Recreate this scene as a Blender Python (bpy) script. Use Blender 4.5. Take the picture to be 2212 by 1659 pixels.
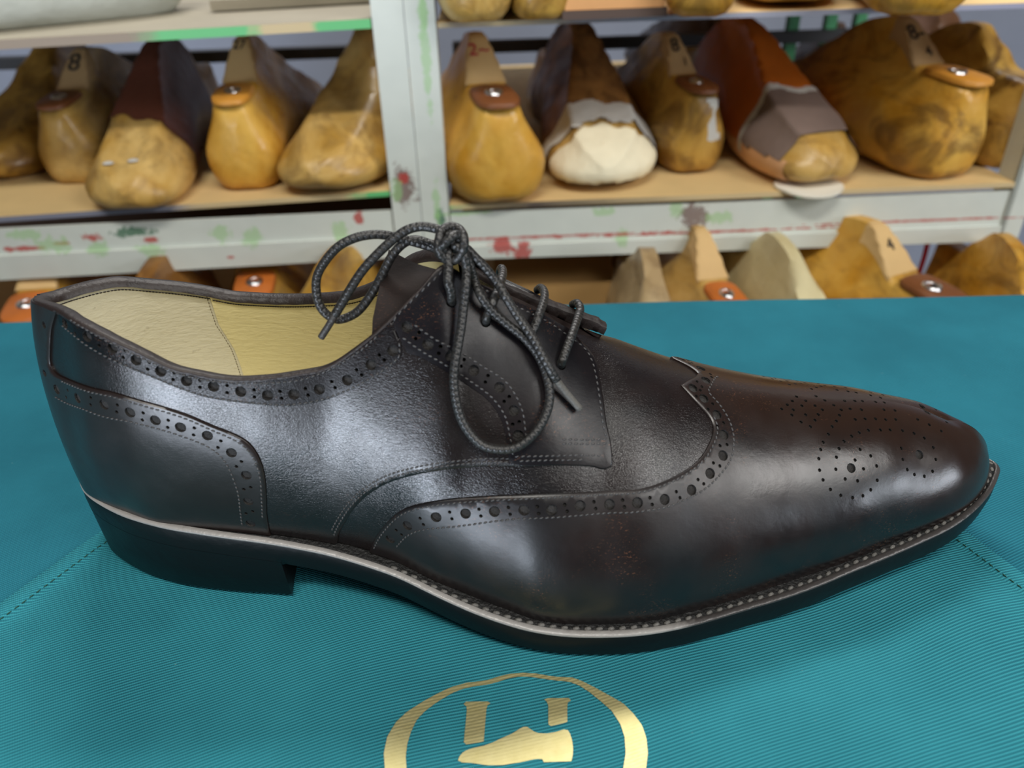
import bpy, bmesh, math, random
import numpy as np
from mathutils import Vector, Matrix
from mathutils.bvhtree import BVHTree
from mathutils.geometry import delaunay_2d_cdt
random.seed(7); rng = np.random.default_rng(7)
for o in list(bpy.data.objects): bpy.data.objects.remove(o)
SC = bpy.context.scene
COL = SC.collection
# ---------------------------------------------------------------- camera
FPX = 1662.0; PITCH = math.radians(31.9); ROLL = math.radians(1.57); IW, IH = 2212, 1659
CF = np.array([0, math.cos(PITCH), -math.sin(PITCH)])
_r = np.array([1.0, 0, 0]); _u = np.array([0, math.sin(PITCH), math.cos(PITCH)])
CR = _r * math.cos(ROLL) - _u * math.sin(ROLL); CU = _u * math.cos(ROLL) + _r * math.sin(ROLL)
CC = np.array([0, 0, .19])
cam = bpy.data.cameras.new('camera'); camo = bpy.data.objects.new('camera', cam); COL.objects.link(camo)
cam.sensor_fit = 'HORIZONTAL'; cam.sensor_width = 36; cam.lens = 36 * FPX / IW
cam.clip_start = .005; cam.clip_end = 50
camo.matrix_world = Matrix(((CR[0], CU[0], -CF[0], CC[0]), (CR[1], CU[1], -CF[1], CC[1]), (CR[2], CU[2], -CF[2], CC[2]), (0, 0, 0, 1)))
cam.dof.use_dof = True; cam.dof.focus_distance = .252; cam.dof.aperture_fstop = 10.5
SC.camera = camo
# ---------------------------------------------------------------- light and exposure
SC.view_settings.view_transform = 'Standard'; SC.view_settings.look = 'None'
SC.view_settings.gamma = 1; SC.view_settings.use_curve_mapping = False
SC.view_settings.exposure = 0.0
world = bpy.data.worlds.new('room_air'); SC.world = world; world.use_nodes = True
world.node_tree.nodes['Background'].inputs[0].default_value = (.85, .90, 1.0, 1)
world.node_tree.nodes['Background'].inputs[1].default_value = .07
def area(name, loc, target, sx, sy, power, col):
    l = bpy.data.lights.new(name, 'AREA'); l.shape = 'RECTANGLE'; l.size = sx; l.size_y = sy; l.energy = power; l.color = col
    o = bpy.data.objects.new(name, l); COL.objects.link(o); o.location = loc
    o.rotation_euler = (Vector(target) - Vector(loc)).to_track_quat('-Z', 'Y').to_euler()
    return o
area('ceiling_tube_light', (-.15, -.75, 1.95), (-.15, -.2, 0), 1.2, .20, 31, (1, .97, .90))
area('ceiling_tube_light_far', (.05, 1.45, 1.88), (.05, .9, 0), 1.2, .22, 34, (1, .97, .92))
area('low_daylight', (-1.02, -1.52, -.36), (-.1, .2, .06), .84, .66, 46, (.78, .87, 1.0))  # no door known: daylight placed low so the quarter catches its reflection
area('window_daylight_side', (1.85, -.68, .36), (0.1, .2, .03), .7, .38, 9, (.84, .91, 1.0))
area('added_side_light', (1.42, -.92, 1.36), (.05, .2, .05), 1.0, .7, 23, (1, .98, .95))  # added broad soft light to brighten the vamp, not a known tube
# ---------------------------------------------------------------- helpers
def ray(px, py): return CF + CR * ((px - IW / 2) / FPX) - CU * ((py - IH / 2) / FPX)
def at_z(px, py, z): d = ray(px, py); return CC + d * ((z - CC[2]) / d[2])
def at_y(px, py, y, k=0.0): d = ray(px, py); return CC + d * (y / (d[1] - k * d[0]))
def tag(o, label=None, cat=None, group=None, kind=None):
    if label: o['label'] = label
    if cat: o['category'] = cat
    if group: o['group'] = group
    if kind: o['kind'] = kind
    return o
def empty(name, loc, label, cat, group=None, rotz=0.0):
    o = bpy.data.objects.new(name, None); COL.objects.link(o); o.location = loc; o.rotation_euler = (0, 0, rotz); o.empty_display_size = .02
    return tag(o, label, cat, group)
def link(name, me, mat, parent=None, world=True):
    o = bpy.data.objects.new(name, me); COL.objects.link(o)
    if mat is not None:
        for m in (mat if isinstance(mat, (list, tuple)) else [mat]): me.materials.append(m)
    if parent is not None:
        o.parent = parent
        if world:  # vertices are given in place: undo the parent's offset
            p = Vector((0, 0, 0)); q = parent
            while q is not None: p += Vector(q.location); q = q.parent
            o.location = -p
    return o
def mesh(name, verts, faces, mat, parent=None, smooth=True, world=True, sharp=None, weld=0.0):
    me = bpy.data.meshes.new(name)
    me.from_pydata([tuple(map(float, v)) for v in verts], [], [tuple(map(int, f)) for f in faces])
    if weld or sharp is not None:
        bm = bmesh.new(); bm.from_mesh(me)
        if weld: bmesh.ops.remove_doubles(bm, verts=bm.verts, dist=weld)
        bmesh.ops.recalc_face_normals(bm, faces=bm.faces)
        if sharp is not None:
            for e in bm.edges:
                if len(e.link_faces) == 2 and e.calc_face_angle(0) > sharp: e.smooth = False
        bm.to_mesh(me); bm.free()
    if smooth: me.polygons.foreach_set('use_smooth', [True] * len(me.polygons))
    me.update()
    return link(name, me, mat, parent, world)
class MB:
    """collects shapes for one mesh"""
    def __init__(s): s.v = []; s.f = []
    def add(s, vs, fs):
        n = len(s.v); s.v += [tuple(map(float, v)) for v in vs]; s.f += [tuple(i + n for i in f) for f in fs]
    def box(s, a, b, M=None):
        vs = [(x, y, z) for x in (a[0], b[0]) for y in (a[1], b[1]) for z in (a[2], b[2])]
        if M is not None: vs = [tuple(M @ Vector(v)) for v in vs]
        s.add(vs, [(0, 1, 3, 2), (4, 6, 7, 5), (0, 4, 5, 1), (2, 3, 7, 6), (0, 2, 6, 4), (1, 5, 7, 3)])
    def bead(s, p, d, n, L, r, h=None):
        """a stitch: a small ellipsoid lying along d on a surface with normal n"""
        h = h or r
        d = d / np.linalg.norm(d); b = np.cross(n, d); b /= np.linalg.norm(b)
        vs = []; K = 6
        for t, w in ((-1, 0), (-.6, .8), (0, 1), (.6, .8), (1, 0)):
            if w == 0: vs.append(p + d * t * L / 2 - n * h * .5); continue
            for k in range(K):
                a = 2 * math.pi * k / K
                vs.append(p + d * t * L / 2 + b * r * w * math.cos(a) + n * h * w * math.sin(a))
        fs = []
        for k in range(K):
            k2 = (k + 1) % K
            fs.append((0, 1 + k2, 1 + k))
            for q in (0, 1): fs.append((1 + q*K + k, 1 + q*K + k2, 1 + (q+1)*K + k2, 1 + (q+1)*K + k))
            fs.append((1 + 2*K + k, 1 + 2*K + k2, 1 + 3*K))
        s.add(vs, fs)
    def build(s, name, mat, parent=None, smooth=True, world=True, **k): return mesh(name, s.v, s.f, mat, parent, smooth, world, **k)
def spline(P, step=None, n=None, closed=False):
    """Catmull-Rom through P, resampled evenly"""
    P = np.asarray(P, float)
    if closed: Q = np.vstack([P[-1], P, P[0], P[1]])
    else: Q = np.vstack([2*P[0] - P[1], P, 2*P[-1] - P[-2]])
    out = []
    for i in range(1, len(Q) - 2):
        t = np.linspace(0, 1, 12, endpoint=False)[:, None]
        a, b, c, d = Q[i-1], Q[i], Q[i+1], Q[i+2]
        out.append(.5 * (2*b + (c - a)*t + (2*a - 5*b + 4*c - d)*t*t + (3*b - a - 3*c + d)*t**3))
    out = np.vstack(out + [Q[-2][None]])
    return resample(out, step, n)
def resample(L, step=None, n=None):
    L = np.asarray(L, float)
    s = np.concatenate([[0], np.cumsum(np.linalg.norm(np.diff(L, axis=0), axis=1))])
    if n is None: n = max(2, int(round(s[-1] / step)) + 1)
    q = np.linspace(0, s[-1], n)
    return np.stack([np.interp(q, s, L[:, k]) for k in range(L.shape[1])], 1)
def tube(name, P, r, mat, parent=None, K=12, flat=1.0, taper=None, world=True):
    """round cord with a UV map along its length"""
    P = np.asarray(P, float); n = len(P)
    T = np.gradient(P, axis=0); T /= np.linalg.norm(T, axis=1)[:, None]
    N = np.zeros_like(P); a = np.array([0, 0, 1.0]) if abs(T[0][2]) < .9 else np.array([1.0, 0, 0])
    N[0] = np.cross(T[0], a); N[0] /= np.linalg.norm(N[0])
    for i in range(1, n):
        v = N[i-1] - T[i] * (N[i-1] @ T[i]); N[i] = v / np.linalg.norm(v)
    B = np.cross(T, N)
    s = np.concatenate([[0], np.cumsum(np.linalg.norm(np.diff(P, axis=0), axis=1))])
    vs = []; fs = []
    for i in range(n):
        rr = r * (taper(i / (n - 1)) if taper else 1)
        for k in range(K):
            an = 2 * math.pi * k / K
            vs.append(P[i] + rr * (N[i] * math.cos(an) + B[i] * flat * math.sin(an)))
    for i in range(n - 1):
        for k in range(K): fs.append((i*K + k, i*K + (k+1) % K, (i+1)*K + (k+1) % K, (i+1)*K + k))
    c0, c1 = len(vs), len(vs) + 1
    vs += [P[0] - T[0] * r * .5, P[-1] + T[-1] * r * .5]
    for k in range(K): fs.append((c0, (k+1) % K, k)); fs.append((c1, (n-1)*K + k, (n-1)*K + (k+1) % K))
    o = mesh(name, vs, fs, mat, parent, True, world)
    uv = o.data.uv_layers.new(name='UVMap')
    for pl in o.data.polygons:
        ks = [v % K for v in pl.vertices]
        wrap = max(ks) - min(ks) > K / 2
        for li, v in zip(pl.loop_indices, pl.vertices):
            if v >= n * K: uv.data[li].uv = (0, 0); continue
            k = v % K
            uv.data[li].uv = (s[v // K], (k + (K if wrap and k < K / 2 else 0)) / K)
    return o
# ---------------------------------------------------------------- materials
class NT:
    def __init__(s, name):
        s.m = bpy.data.materials.new(name); s.m.use_nodes = True; s.t = s.m.node_tree; s.b = s.t.nodes['Principled BSDF']
        s.co = s.n('ShaderNodeTexCoord')
    def n(s, typ, **k):
        x = s.t.nodes.new(typ)
        for a, b in k.items(): setattr(x, a, b)
        return x
    def put(s, sock, v):
        if hasattr(v, 'links') or isinstance(v, bpy.types.NodeSocket): s.t.links.new(v, sock)
        else: sock.default_value = v
    def set(s, **k):
        for a, v in k.items(): s.put(s.b.inputs[a.replace('_', ' ')], v)
    def obj(s): return s.co.outputs['Object']
    def uv(s): return s.co.outputs['UV']
    def mapping(s, vec, scale=(1, 1, 1), rot=(0, 0, 0), loc=(0, 0, 0)):
        m = s.n('ShaderNodeMapping'); s.put(m.inputs[0], vec); m.inputs['Scale'].default_value = scale; m.inputs['Rotation'].default_value = rot; m.inputs['Location'].default_value = loc
        return m.outputs[0]
    def noise(s, scale, detail=2, rough=.5, vec=None, dist=0.0, out='Fac'):
        x = s.n('ShaderNodeTexNoise'); s.put(x.inputs['Vector'], vec if vec is not None else s.obj())
        x.inputs['Scale'].default_value = scale; x.inputs['Detail'].default_value = detail; x.inputs['Roughness'].default_value = rough; x.inputs['Distortion'].default_value = dist
        return x.outputs[out]
    def voro(s, scale, vec=None, feature='F1', out='Distance', rnd=1.0):
        x = s.n('ShaderNodeTexVoronoi', feature=feature); s.put(x.inputs['Vector'], vec if vec is not None else s.obj()); x.inputs['Scale'].default_value = scale; x.inputs['Randomness'].default_value = rnd
        return x.outputs[out]
    def ramp(s, fac, stops, interp='LINEAR'):
        r = s.n('ShaderNodeValToRGB'); s.put(r.inputs[0], fac); c = r.color_ramp; c.interpolation = interp
        while len(c.elements) < len(stops): c.elements.new(.5)
        for e, (p, col) in zip(c.elements, stops):
            e.position = p; e.color = (col, col, col, 1) if isinstance(col, (int, float)) else (*col, 1)
        return r.outputs[0]
    def mix(s, fac, a, b, mode='MIX'):
        x = s.n('ShaderNodeMix', data_type='RGBA', blend_type=mode)
        s.put(x.inputs[0], fac)
        for i, v in ((6, a), (7, b)):
            s.put(x.inputs[i], (*v, 1) if isinstance(v, (tuple, list)) and len(v) == 3 else v)
        return x.outputs[2]
    def math(s, op, a, b=0.0, c=0.0, clamp=False):
        x = s.n('ShaderNodeMath', operation=op, use_clamp=clamp); s.put(x.inputs[0], a); s.put(x.inputs[1], b)
        if len(x.inputs) > 2: s.put(x.inputs[2], c)
        return x.outputs[0]
    def sep(s, vec=None):
        x = s.n('ShaderNodeSeparateXYZ'); s.put(x.inputs[0], vec if vec is not None else s.obj()); return x.outputs
    def rng(s, v, a, b, c=0.0, d=1.0):
        x = s.n('ShaderNodeMapRange', interpolation_type='SMOOTHSTEP'); s.put(x.inputs[0], v)
        for i, q in enumerate((a, b, c, d)): s.put(x.inputs[1 + i], q)
        return x.outputs[0]
    def bump(s, h, dist, strength=1.0, normal=None):
        x = s.n('ShaderNodeBump'); s.put(x.inputs['Height'], h); x.inputs['Distance'].default_value = dist; s.put(x.inputs['Strength'], strength)
        if normal is not None: s.put(x.inputs['Normal'], normal)
        return x.outputs[0]
def simple(name, col, rough=.5, metal=0.0, bump=None, spec=.5, var=0.0, vscale=40):
    t = NT(name)
    if var: t.set(Base_Color=t.mix(t.noise(vscale, 4, .6), tuple(c * (1 - var) for c in col), tuple(min(1, c * (1 + var)) for c in col)))
    else: t.set(Base_Color=(*col, 1))
    t.set(Roughness=rough, Metallic=metal); t.b.inputs['Specular IOR Level'].default_value = spec
    if bump: t.set(Normal=t.bump(t.noise(bump[0], 3), bump[1]))
    return t.m
def srgb(r, g, b): return tuple(((c / 255 + .055) / 1.055) ** 2.4 if c > 10 else c / 255 / 12.92 for c in (r, g, b))

def leather(name, grain, tone=(.0055, .0045, .0048), brown=.0, rough=.36, wear=.0, coat=.2, fine=.00002, dull=0.0):
    """hand-burnished dark calf: near-black with brown patina and orange rubs where worn"""
    t = NT(name)
    big = t.noise(38, 4, .55, dist=.4)
    pat = t.ramp(big, [(.38, 0.0), (.75, 1.0)])
    c = t.mix(t.math('MULTIPLY', pat, .55 + brown), tone, (.011, .0058, .0050))
    if brown:  # patina left browner along the top of the toe
        xyz = t.sep()
        m = t.math('MULTIPLY', t.rng(xyz[1], .178, .212), t.rng(xyz[0], .035, .075))
        m = t.math('MULTIPLY', m, t.ramp(t.noise(26, 3, .6), [(.3, .55), (.7, 1.0)]))
        c = t.mix(t.math('MULTIPLY', m, brown), c, (.030, .0135, .0065))
    if wear:
        w = t.math('MULTIPLY', t.ramp(t.noise(2600, 3, .65, t.mapping(t.obj(), (.5, .7, 1)), .8), [(.60, 0.0), (.66, 1.0)]), t.ramp(t.noise(44, 3, .6), [(.50, 0.0), (.66, 1.0)]))
        c = t.mix(t.math('MULTIPLY', w, wear), c, (.13, .055, .028))
    ro = t.rng(t.noise(70, 3), .3, .75, rough - .05, rough + .07)
    if dull: ro = t.math('ADD', ro, t.math('MULTIPLY', t.rng(t.sep()[0], .085, .040), dull))   # left unpolished behind the toe
    t.set(Base_Color=c, Roughness=ro)
    t.b.inputs['Specular IOR Level'].default_value = .42; t.b.inputs['Coat Weight'].default_value = coat; t.b.inputs['Coat Roughness'].default_value = .22
    wv = t.n('ShaderNodeVectorMath', operation='ADD'); t.put(wv.inputs[0], t.obj())
    wn = t.n('ShaderNodeVectorMath', operation='SCALE'); t.put(wn.inputs[0], t.noise(1500, 2, .5, out='Color')); wn.inputs['Scale'].default_value = .0007; t.put(wv.inputs[1], wn.outputs[0])
    h1 = t.voro(1700, t.mapping(wv.outputs[0], (.75, 1, 1.25)), 'DISTANCE_TO_EDGE')
    h1 = t.math('MINIMUM', h1, .16)
    h2 = t.noise(1100, 3, .55, t.mapping(wv.outputs[0], (.6, 1, 1.5)))
    wob = t.noise(55, 3, .5)
    nb = t.bump(wob, .0010, .25)
    amt = t.ramp(t.noise(60, 2), [(.25, .55), (.7, 1.0)])
    nb = t.bump(t.math('ADD', t.math('MULTIPLY', h1, 1.5), t.math('MULTIPLY', h2, 1.1)), .00008 * grain + .00001, t.math('MULTIPLY', amt, 1.0), nb)
    nb = t.bump(t.noise(900, 4, .6), fine, 1.0, nb)
    t.set(Normal=nb); t.t.links.new(nb, t.b.inputs['Coat Normal'])
    return t.m
# ---------------------------------------------------------------- shoe last surface
def pchip(xs, ys):
    xs = np.asarray(xs, float); ys = np.asarray(ys, float)
    h = np.diff(xs)[:, None]; dl = np.diff(ys, axis=0) / h
    m = np.zeros_like(ys)
    w1 = 2 * h[1:] + h[:-1]; w2 = h[1:] + 2 * h[:-1]
    a, b = dl[:-1], dl[1:]
    ok = a * b > 0
    aa = np.where(ok, a, 1.0); bb = np.where(ok, b, 1.0)
    m[1:-1] = np.where(ok, (w1 + w2) / (w1 / aa + w2 / bb), 0.0)
    m[0] = dl[0]; m[-1] = dl[-1]
    def ev(q):
        q = np.clip(np.asarray(q, float), xs[0], xs[-1])
        i = np.clip(np.searchsorted(xs, q, 'right') - 1, 0, len(xs) - 2)
        hh = (xs[i + 1] - xs[i])[:, None]; t = ((q - xs[i])[:, None]) / hh
        return ((2*t**3 - 3*t**2 + 1) * ys[i] + (t**3 - 2*t**2 + t) * hh * m[i]
                + (-2*t**3 + 3*t**2) * ys[i + 1] + (t**3 - t**2) * hh * m[i + 1])
    return ev

ZWX = [-.152, -.11, -.0735, -.04, -.01, .02, .05, .09, .13, .170]
ZWZ = [.0285, .0272, .0240, .0185, .0125, .0095, .009, .0115, .0165, .0228]
_zw = pchip(ZWX, np.array(ZWZ)[:, None])
def zwelt(x): return _zw(np.atleast_1d(x))[:, 0]

# station: near foot x, near foot y, far foot x, far foot y, top near (x,y,z), top far (x,y,z), normal angle, out/up at foot, out/up at top
ST = [
 (-.1488,.2125, -.1488,.2125, (-.1412,.2130,.0932), (-.1412,.2130,.0932), 180, .0015,.022,.006,-.020),
 (-.1460,.2045, -.1460,.2200, (-.1388,.2070,.0946), (-.1390,.2185,.0920), 207, .0015,.022,.006,-.020),
 (-.1416,.1985, -.1420,.2270, (-.1325,.2018,.0955), (-.1345,.2235,.0918), 226, .0020,.022,.005,-.020),
 (-.1355,.1945, -.1355,.2325, (-.1260,.1967,.0960), (-.1280,.2290,.0912), 240, .0030,.021,.004,-.020),
 (-.1260,.1897, -.1260,.2385, (-.1180,.1905,.0952), (-.1190,.2345,.0880), 254, .005,.021,.004,-.020),
 (-.1108,.1838, -.1108,.2435, (-.1045,.1853,.0905), (-.1050,.2390,.0835), 265, .005,.020,.004,-.020),
 (-.0947,.1816, -.0947,.2455, (-.0905,.1832,.0836), (-.0910,.2408,.0793), 269, .005,.020,.004,-.018),
 (-.0775,.1801, -.0775,.2450, (-.0740,.1830,.0803), (-.0760,.2400,.0785), 270, .005,.020,.004,-.018),
 (-.0567,.1779, -.0567,.2415, (-.0540,.1845,.0817), (-.0560,.2345,.0815), 270, .005,.020,.005,-.020),
 (-.0400,.1742, -.0400,.2390, (-.0400,.1868,.0890), (-.0420,.2290,.0880), 269, .006,.021,.010,-.024),
 (-.0231,.1666, -.0231,.2385, (-.0245,.1920,.1014), (-.0280,.2210,.1000), 268, .008,.021,.015,-.028),
 (-.0170,.1645, -.0170,.2390, (-.0178,.1955,.1068), (-.0200,.2160,.1030), 268, .0085,.021,.016,-.028),
 (-.0130,.1628, -.0130,.2395, (-.0135,.1975,.1035), (-.0135,.2140,.1020), 268, .009,.021,.017,-.026),
 (-.0029,.1588, -.0029,.2410, (-.0042,.1988,.0968), (-.0042,.2125,.0955), 268, .0095,.021,.018,-.020),
 (.0068,.1554, .0068,.2435, (.0075,.2000,.0895), (.0075,.2120,.0890), 269, .0095,.021,.020,-.013),
 (.0166,.1545, .0166,.2465, (.0185,.2028,.0812), (.0185,.2092,.0822), 270, .0095,.021,.023,-.007),
 (.0265,.1545, .0265,.2490, (.0265,.2064,.0772), (.0265,.2064,.0772), 271, .0095,.021,.024,-.003),
 (.0364,.1552, .0364,.2505, (.0345,.2060,.0732), (.0345,.2060,.0732), 272, .009,.021,.024,.000),
 (.0541,.1592, .0541,.2505, (.0510,.2065,.0658), (.0510,.2065,.0658), 274, .008,.020,.022,.000),
 (.0704,.1637, .0704,.2475, (.0665,.2070,.0603), (.0665,.2070,.0603), 276, .0065,.020,.020,.000),
 (.0874,.1687, .0874,.2430, (.0830,.2075,.0562), (.0830,.2075,.0562), 277, .005,.019,.018,.000),
 (.1047,.1739, .1047,.2380, (.1000,.2080,.0529), (.1000,.2080,.0529), 278, .004,.018,.017,.000),
 (.1168,.1780, .1168,.2345, (.1120,.2085,.0510), (.1120,.2085,.0510), 280, .003,.016,.016,.000),
 (.1290,.1820, .1290,.2310, (.1235,.2090,.0483), (.1235,.2090,.0483), 286, .003,.013,.013,.000),
 (.1418,.1870, .1418,.2265, (.1335,.2095,.0452), (.1335,.2095,.0452), 297, .002,.012,.012,.000),
 (.1506,.1924, .1506,.2220, (.1390,.2098,.0424), (.1390,.2098,.0424), 312, .001,.010,.011,.000),
 (.1590,.2011, .1590,.2155, (.1430,.2100,.0400), (.1430,.2100,.0400), 336, .000,.009,.010,.000),
 (.1628,.2095, .1628,.2095, (.1440,.2100,.0395), (.1440,.2100,.0395), 360, .000,.009,.010,.000),
]
def _station_tables():
    rows = {0: [], 1: []}; us = [0.0]; prev = None
    for s in ST:
        z = float(zwelt(s[0])[0]) + .0005
        k = float(np.interp(s[0], [-.10, -.05, .13, .16], [.0018, .0010, .0009, .0004])); a_ = math.radians(s[6])
        pn = np.array([s[0] - k * math.cos(a_), s[1] - k * math.sin(a_), z]); pf = np.array([s[2] - k * math.cos(a_), s[3] + k * math.sin(a_), z])
        tn = np.array(s[4]); tf = np.array(s[5])
        c = .5 * (pn + tn)
        if prev is not None: us.append(us[-1] + max(.003, float(np.linalg.norm(c - prev))))
        prev = c
        ang = s[6]
        rows[0].append(np.concatenate([pn, tn, [ang], s[7:11]]))
        rows[1].append(np.concatenate([pf, tf, [360 - ang], s[7:11]]))
    return np.array(us), np.array(rows[0]), np.array(rows[1])
US, TN, TF = _station_tables()
UMAX = US[-1]
_TAB = (pchip(US, TN), pchip(US, TF))
def surf(side, u, v):
    """point on the upper: side 0 near the viewer, 1 away; u heel to toe (metres), v from welt (0) to top edge or ridge (1)"""
    u = np.atleast_1d(np.asarray(u, float)); v = np.atleast_1d(np.asarray(v, float))[:, None]
    T = _TAB[side](u)
    a = np.radians(T[:, 6]); o = np.stack([np.cos(a), np.sin(a), 0 * a], 1)
    z = np.array([0, 0, 1.0])
    p0 = T[:, 0:3]; p3 = T[:, 3:6]
    p1 = p0 + o * T[:, 7:8] + z * T[:, 8:9]
    p2 = p3 + o * T[:, 9:10] + z * T[:, 10:11]
    return (1-v)**3 * p0 + 3*v*(1-v)**2 * p1 + 3*v*v*(1-v) * p2 + v**3 * p3
def surf_d(side, u, v, e=2e-4):
    u = np.atleast_1d(np.asarray(u, float)); v = np.atleast_1d(np.asarray(v, float))
    ua, ub = np.clip(u - e, 0, UMAX), np.clip(u + e, 0, UMAX)
    va, vb = np.clip(v - .004, 0, 1), np.clip(v + .004, 0, 1)
    du = (surf(side, ub, v) - surf(side, ua, v)) / (ub - ua)[:, None]
    dv = (surf(side, u, vb) - surf(side, u, va)) / (vb - va)[:, None]
    n = np.cross(du, dv)
    if side == 1: n = -n
    n /= np.maximum(np.linalg.norm(n, axis=1), 1e-12)[:, None]
    return du, dv, n
# ---------------------------------------------------------------- shoe
M_QUARTER = leather('quarter_leather', .6, tone=(.0080, .0058, .0054), wear=.35, rough=.27)
M_VAMP = leather('vamp_leather', .9, brown=.5, wear=.1, rough=.28)
M_CAP = leather('wingtip_leather', .03, brown=1.0, wear=.8, rough=.25, coat=.15, dull=.14)
M_COUNTER = leather('counter_leather', .12, tone=(.0135, .0085, .0070), brown=.25, wear=.1, rough=.33, coat=.2)
M_FACING = leather('facing_leather', .10, tone=(.0045, .0040, .0052), wear=.9, rough=.31, coat=.0); M_FACING.node_tree.nodes['Principled BSDF'].inputs['Specular IOR Level'].default_value = .30
M_BAND = leather('band_leather', .8, tone=(.0045, .004, .0045), wear=.9, rough=.28, coat=.0); M_BAND.node_tree.nodes['Principled BSDF'].inputs['Specular IOR Level'].default_value = .26
M_TONGUE = leather('tongue_leather', .8, tone=(.012, .0065, .005), brown=.6, wear=.7, rough=.66, coat=.0); M_TONGUE.node_tree.nodes['Principled BSDF'].inputs['Specular IOR Level'].default_value = .2
M_HOLE = simple('punched_hole', (.015, .013, .0115), .75, bump=(1800, .0006), var=.6, vscale=900)
M_EDGE = simple('raw_leather_edge', (.014, .0075, .0055), .5, bump=(500, .0003), var=.6, vscale=160)
M_THREAD = simple('dark_thread', (.05, .047, .046), .4, bump=(3000, .0002))
M_WTHREAD = simple('welt_thread', (.13, .125, .115), .5, bump=(2500, .0003), var=.4, vscale=300)
M_SOLE = simple('black_sole_edge', (.004, .0044, .005), .42, bump=(160, .0003), spec=.25)
M_WELT = simple('black_welt', (.004, .004, .004), .6, bump=(900, .0006), var=.5, vscale=300)
def rand_mat():
    t = NT('two_tone_rand'); x = t.sep()[0]
    k = t.rng(t.math('ADD', x, t.math('MULTIPLY', t.math('SUBTRACT', t.noise(70, 4, .7), .5), .05)), .035, .060)  # pale from heel to ball, dark towards the toe
    t.set(Base_Color=t.mix(k, (.30, .285, .27), (.045, .040, .038)), Roughness=.32, Normal=t.bump(t.noise(420, 3), .0003)); return t.m
M_RAND = rand_mat()
def lining(name, col, sheen):
    t = NT(name); b = t.mix(t.noise(30, 4, .6), tuple(c * .82 for c in col), col)
    sp = t.ramp(t.noise(160, 4, .7), [(.66, 0.0), (.72, 1.0)])
    t.set(Base_Color=t.mix(t.math('MULTIPLY', sp, .25), b, (.16, .10, .05)), Roughness=sheen)
    t.set(Normal=t.bump(t.noise(420, 4, .6, t.mapping(t.obj(), (.6, 1, 1.6))), .0003)); return t.m
M_LIN_HEEL = lining('cream_heel_lining', (.74, .69, .51), .5)
M_LIN_FRONT = lining('yellow_lining', (.80, .70, .36), .38)

SHOE = empty('brogue_shoe', (0, .205, 0), 'black burnished leather wingtip brogue derby shoe with untidy bow, standing on teal apron', 'shoe')
# grids used to turn traced points into places on the leather
GU = np.linspace(0, UMAX, 420); GV = np.linspace(0, 1, 90)
_uu, _vv = [a.ravel() for a in np.meshgrid(GU, GV, indexing='ij')]
NV = len(GV)
_bvh = {}
def grid_faces(nu, nv, flip=False):
    out = []
    for i in range(nu - 1):
        for j in range(nv - 1):
            q = (i*nv + j, (i+1)*nv + j, (i+1)*nv + j+1, i*nv + j+1)
            out.append(q[::-1] if flip else q)
    return out
def get_bvh(off, sides=(0, 1)):
    key = (round(off, 5), sides)
    if key not in _bvh:
        vs = []; fs = []
        for s in sides:
            _, _, n = surf_d(s, _uu, _vv); P = surf(s, _uu, _vv) + n * off
            base = len(vs); vs += [Vector(p) for p in P]
            fs += [tuple(i + base for i in f) for f in grid_faces(len(GU), NV)]
        _bvh[key] = (BVHTree.FromPolygons(vs, fs), np.array([list(v) for v in vs]), fs)
    return _bvh[key]
NF = (len(GU) - 1) * (NV - 1); NP = len(GU) * NV
def hit(px, py, off=.0009, sides=(0, 1)):
    """(u, v) on the near wall of the point of the photograph"""
    T, V, F = get_bvh(off, sides); d = ray(px, py)
    loc, nor, idx, dist = T.ray_cast(Vector(CC), Vector(d))
    if loc is None:
        W_ = V[:NP] - CC; z = W_ @ CF
        q = (IW/2 + FPX * (W_ @ CR) / z - px)**2 + (IH/2 - FPX * (W_ @ CU) / z - py)**2
        k = int(q.argmin()); return _uu[k], _vv[k]
    s = 0 if (idx < NF and sides[0] == 0) else 1
    i, j = divmod(idx % NF, NV - 1)
    u, v = .5 * (GU[i] + GU[i+1]), .5 * (GV[j] + GV[j+1])
    for _ in range(6):
        du, dv, n = surf_d(s, u, v); e = np.array(loc) - (surf(s, u, v) + n * off)[0]
        sol = np.linalg.lstsq(np.stack([du[0], dv[0]], 1), e, rcond=None)[0]
        u = float(np.clip(u + sol[0], 0, UMAX)); v = float(np.clip(v + sol[1], 0, 1))
    if s == 1 and sides[0] == 0: v = 1.0
    return u, v
def hits(L, off=.0009): return np.array([hit(*p, off) for p in L])
def onsurf(side, uv, off):
    uv = np.atleast_2d(uv); _, _, n = surf_d(side, uv[:, 0], uv[:, 1])
    return surf(side, uv[:, 0], uv[:, 1]) + n * off
def sp(px, py, off): return onsurf(0, hit(px, py, off), off)[0]
VL = .085
def inpoly(pts, poly):
    x, y = pts[:, 0], pts[:, 1]; c = np.zeros(len(pts), bool); n = len(poly); j = n - 1
    for i in range(n):
        xi, yi = poly[i]; xj, yj = poly[j]
        if yi != yj: c ^= ((yi > y) != (yj > y)) & (x < (xj - xi) * (y - yi) / (yj - yi) + xi)
        j = i
    return c
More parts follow.
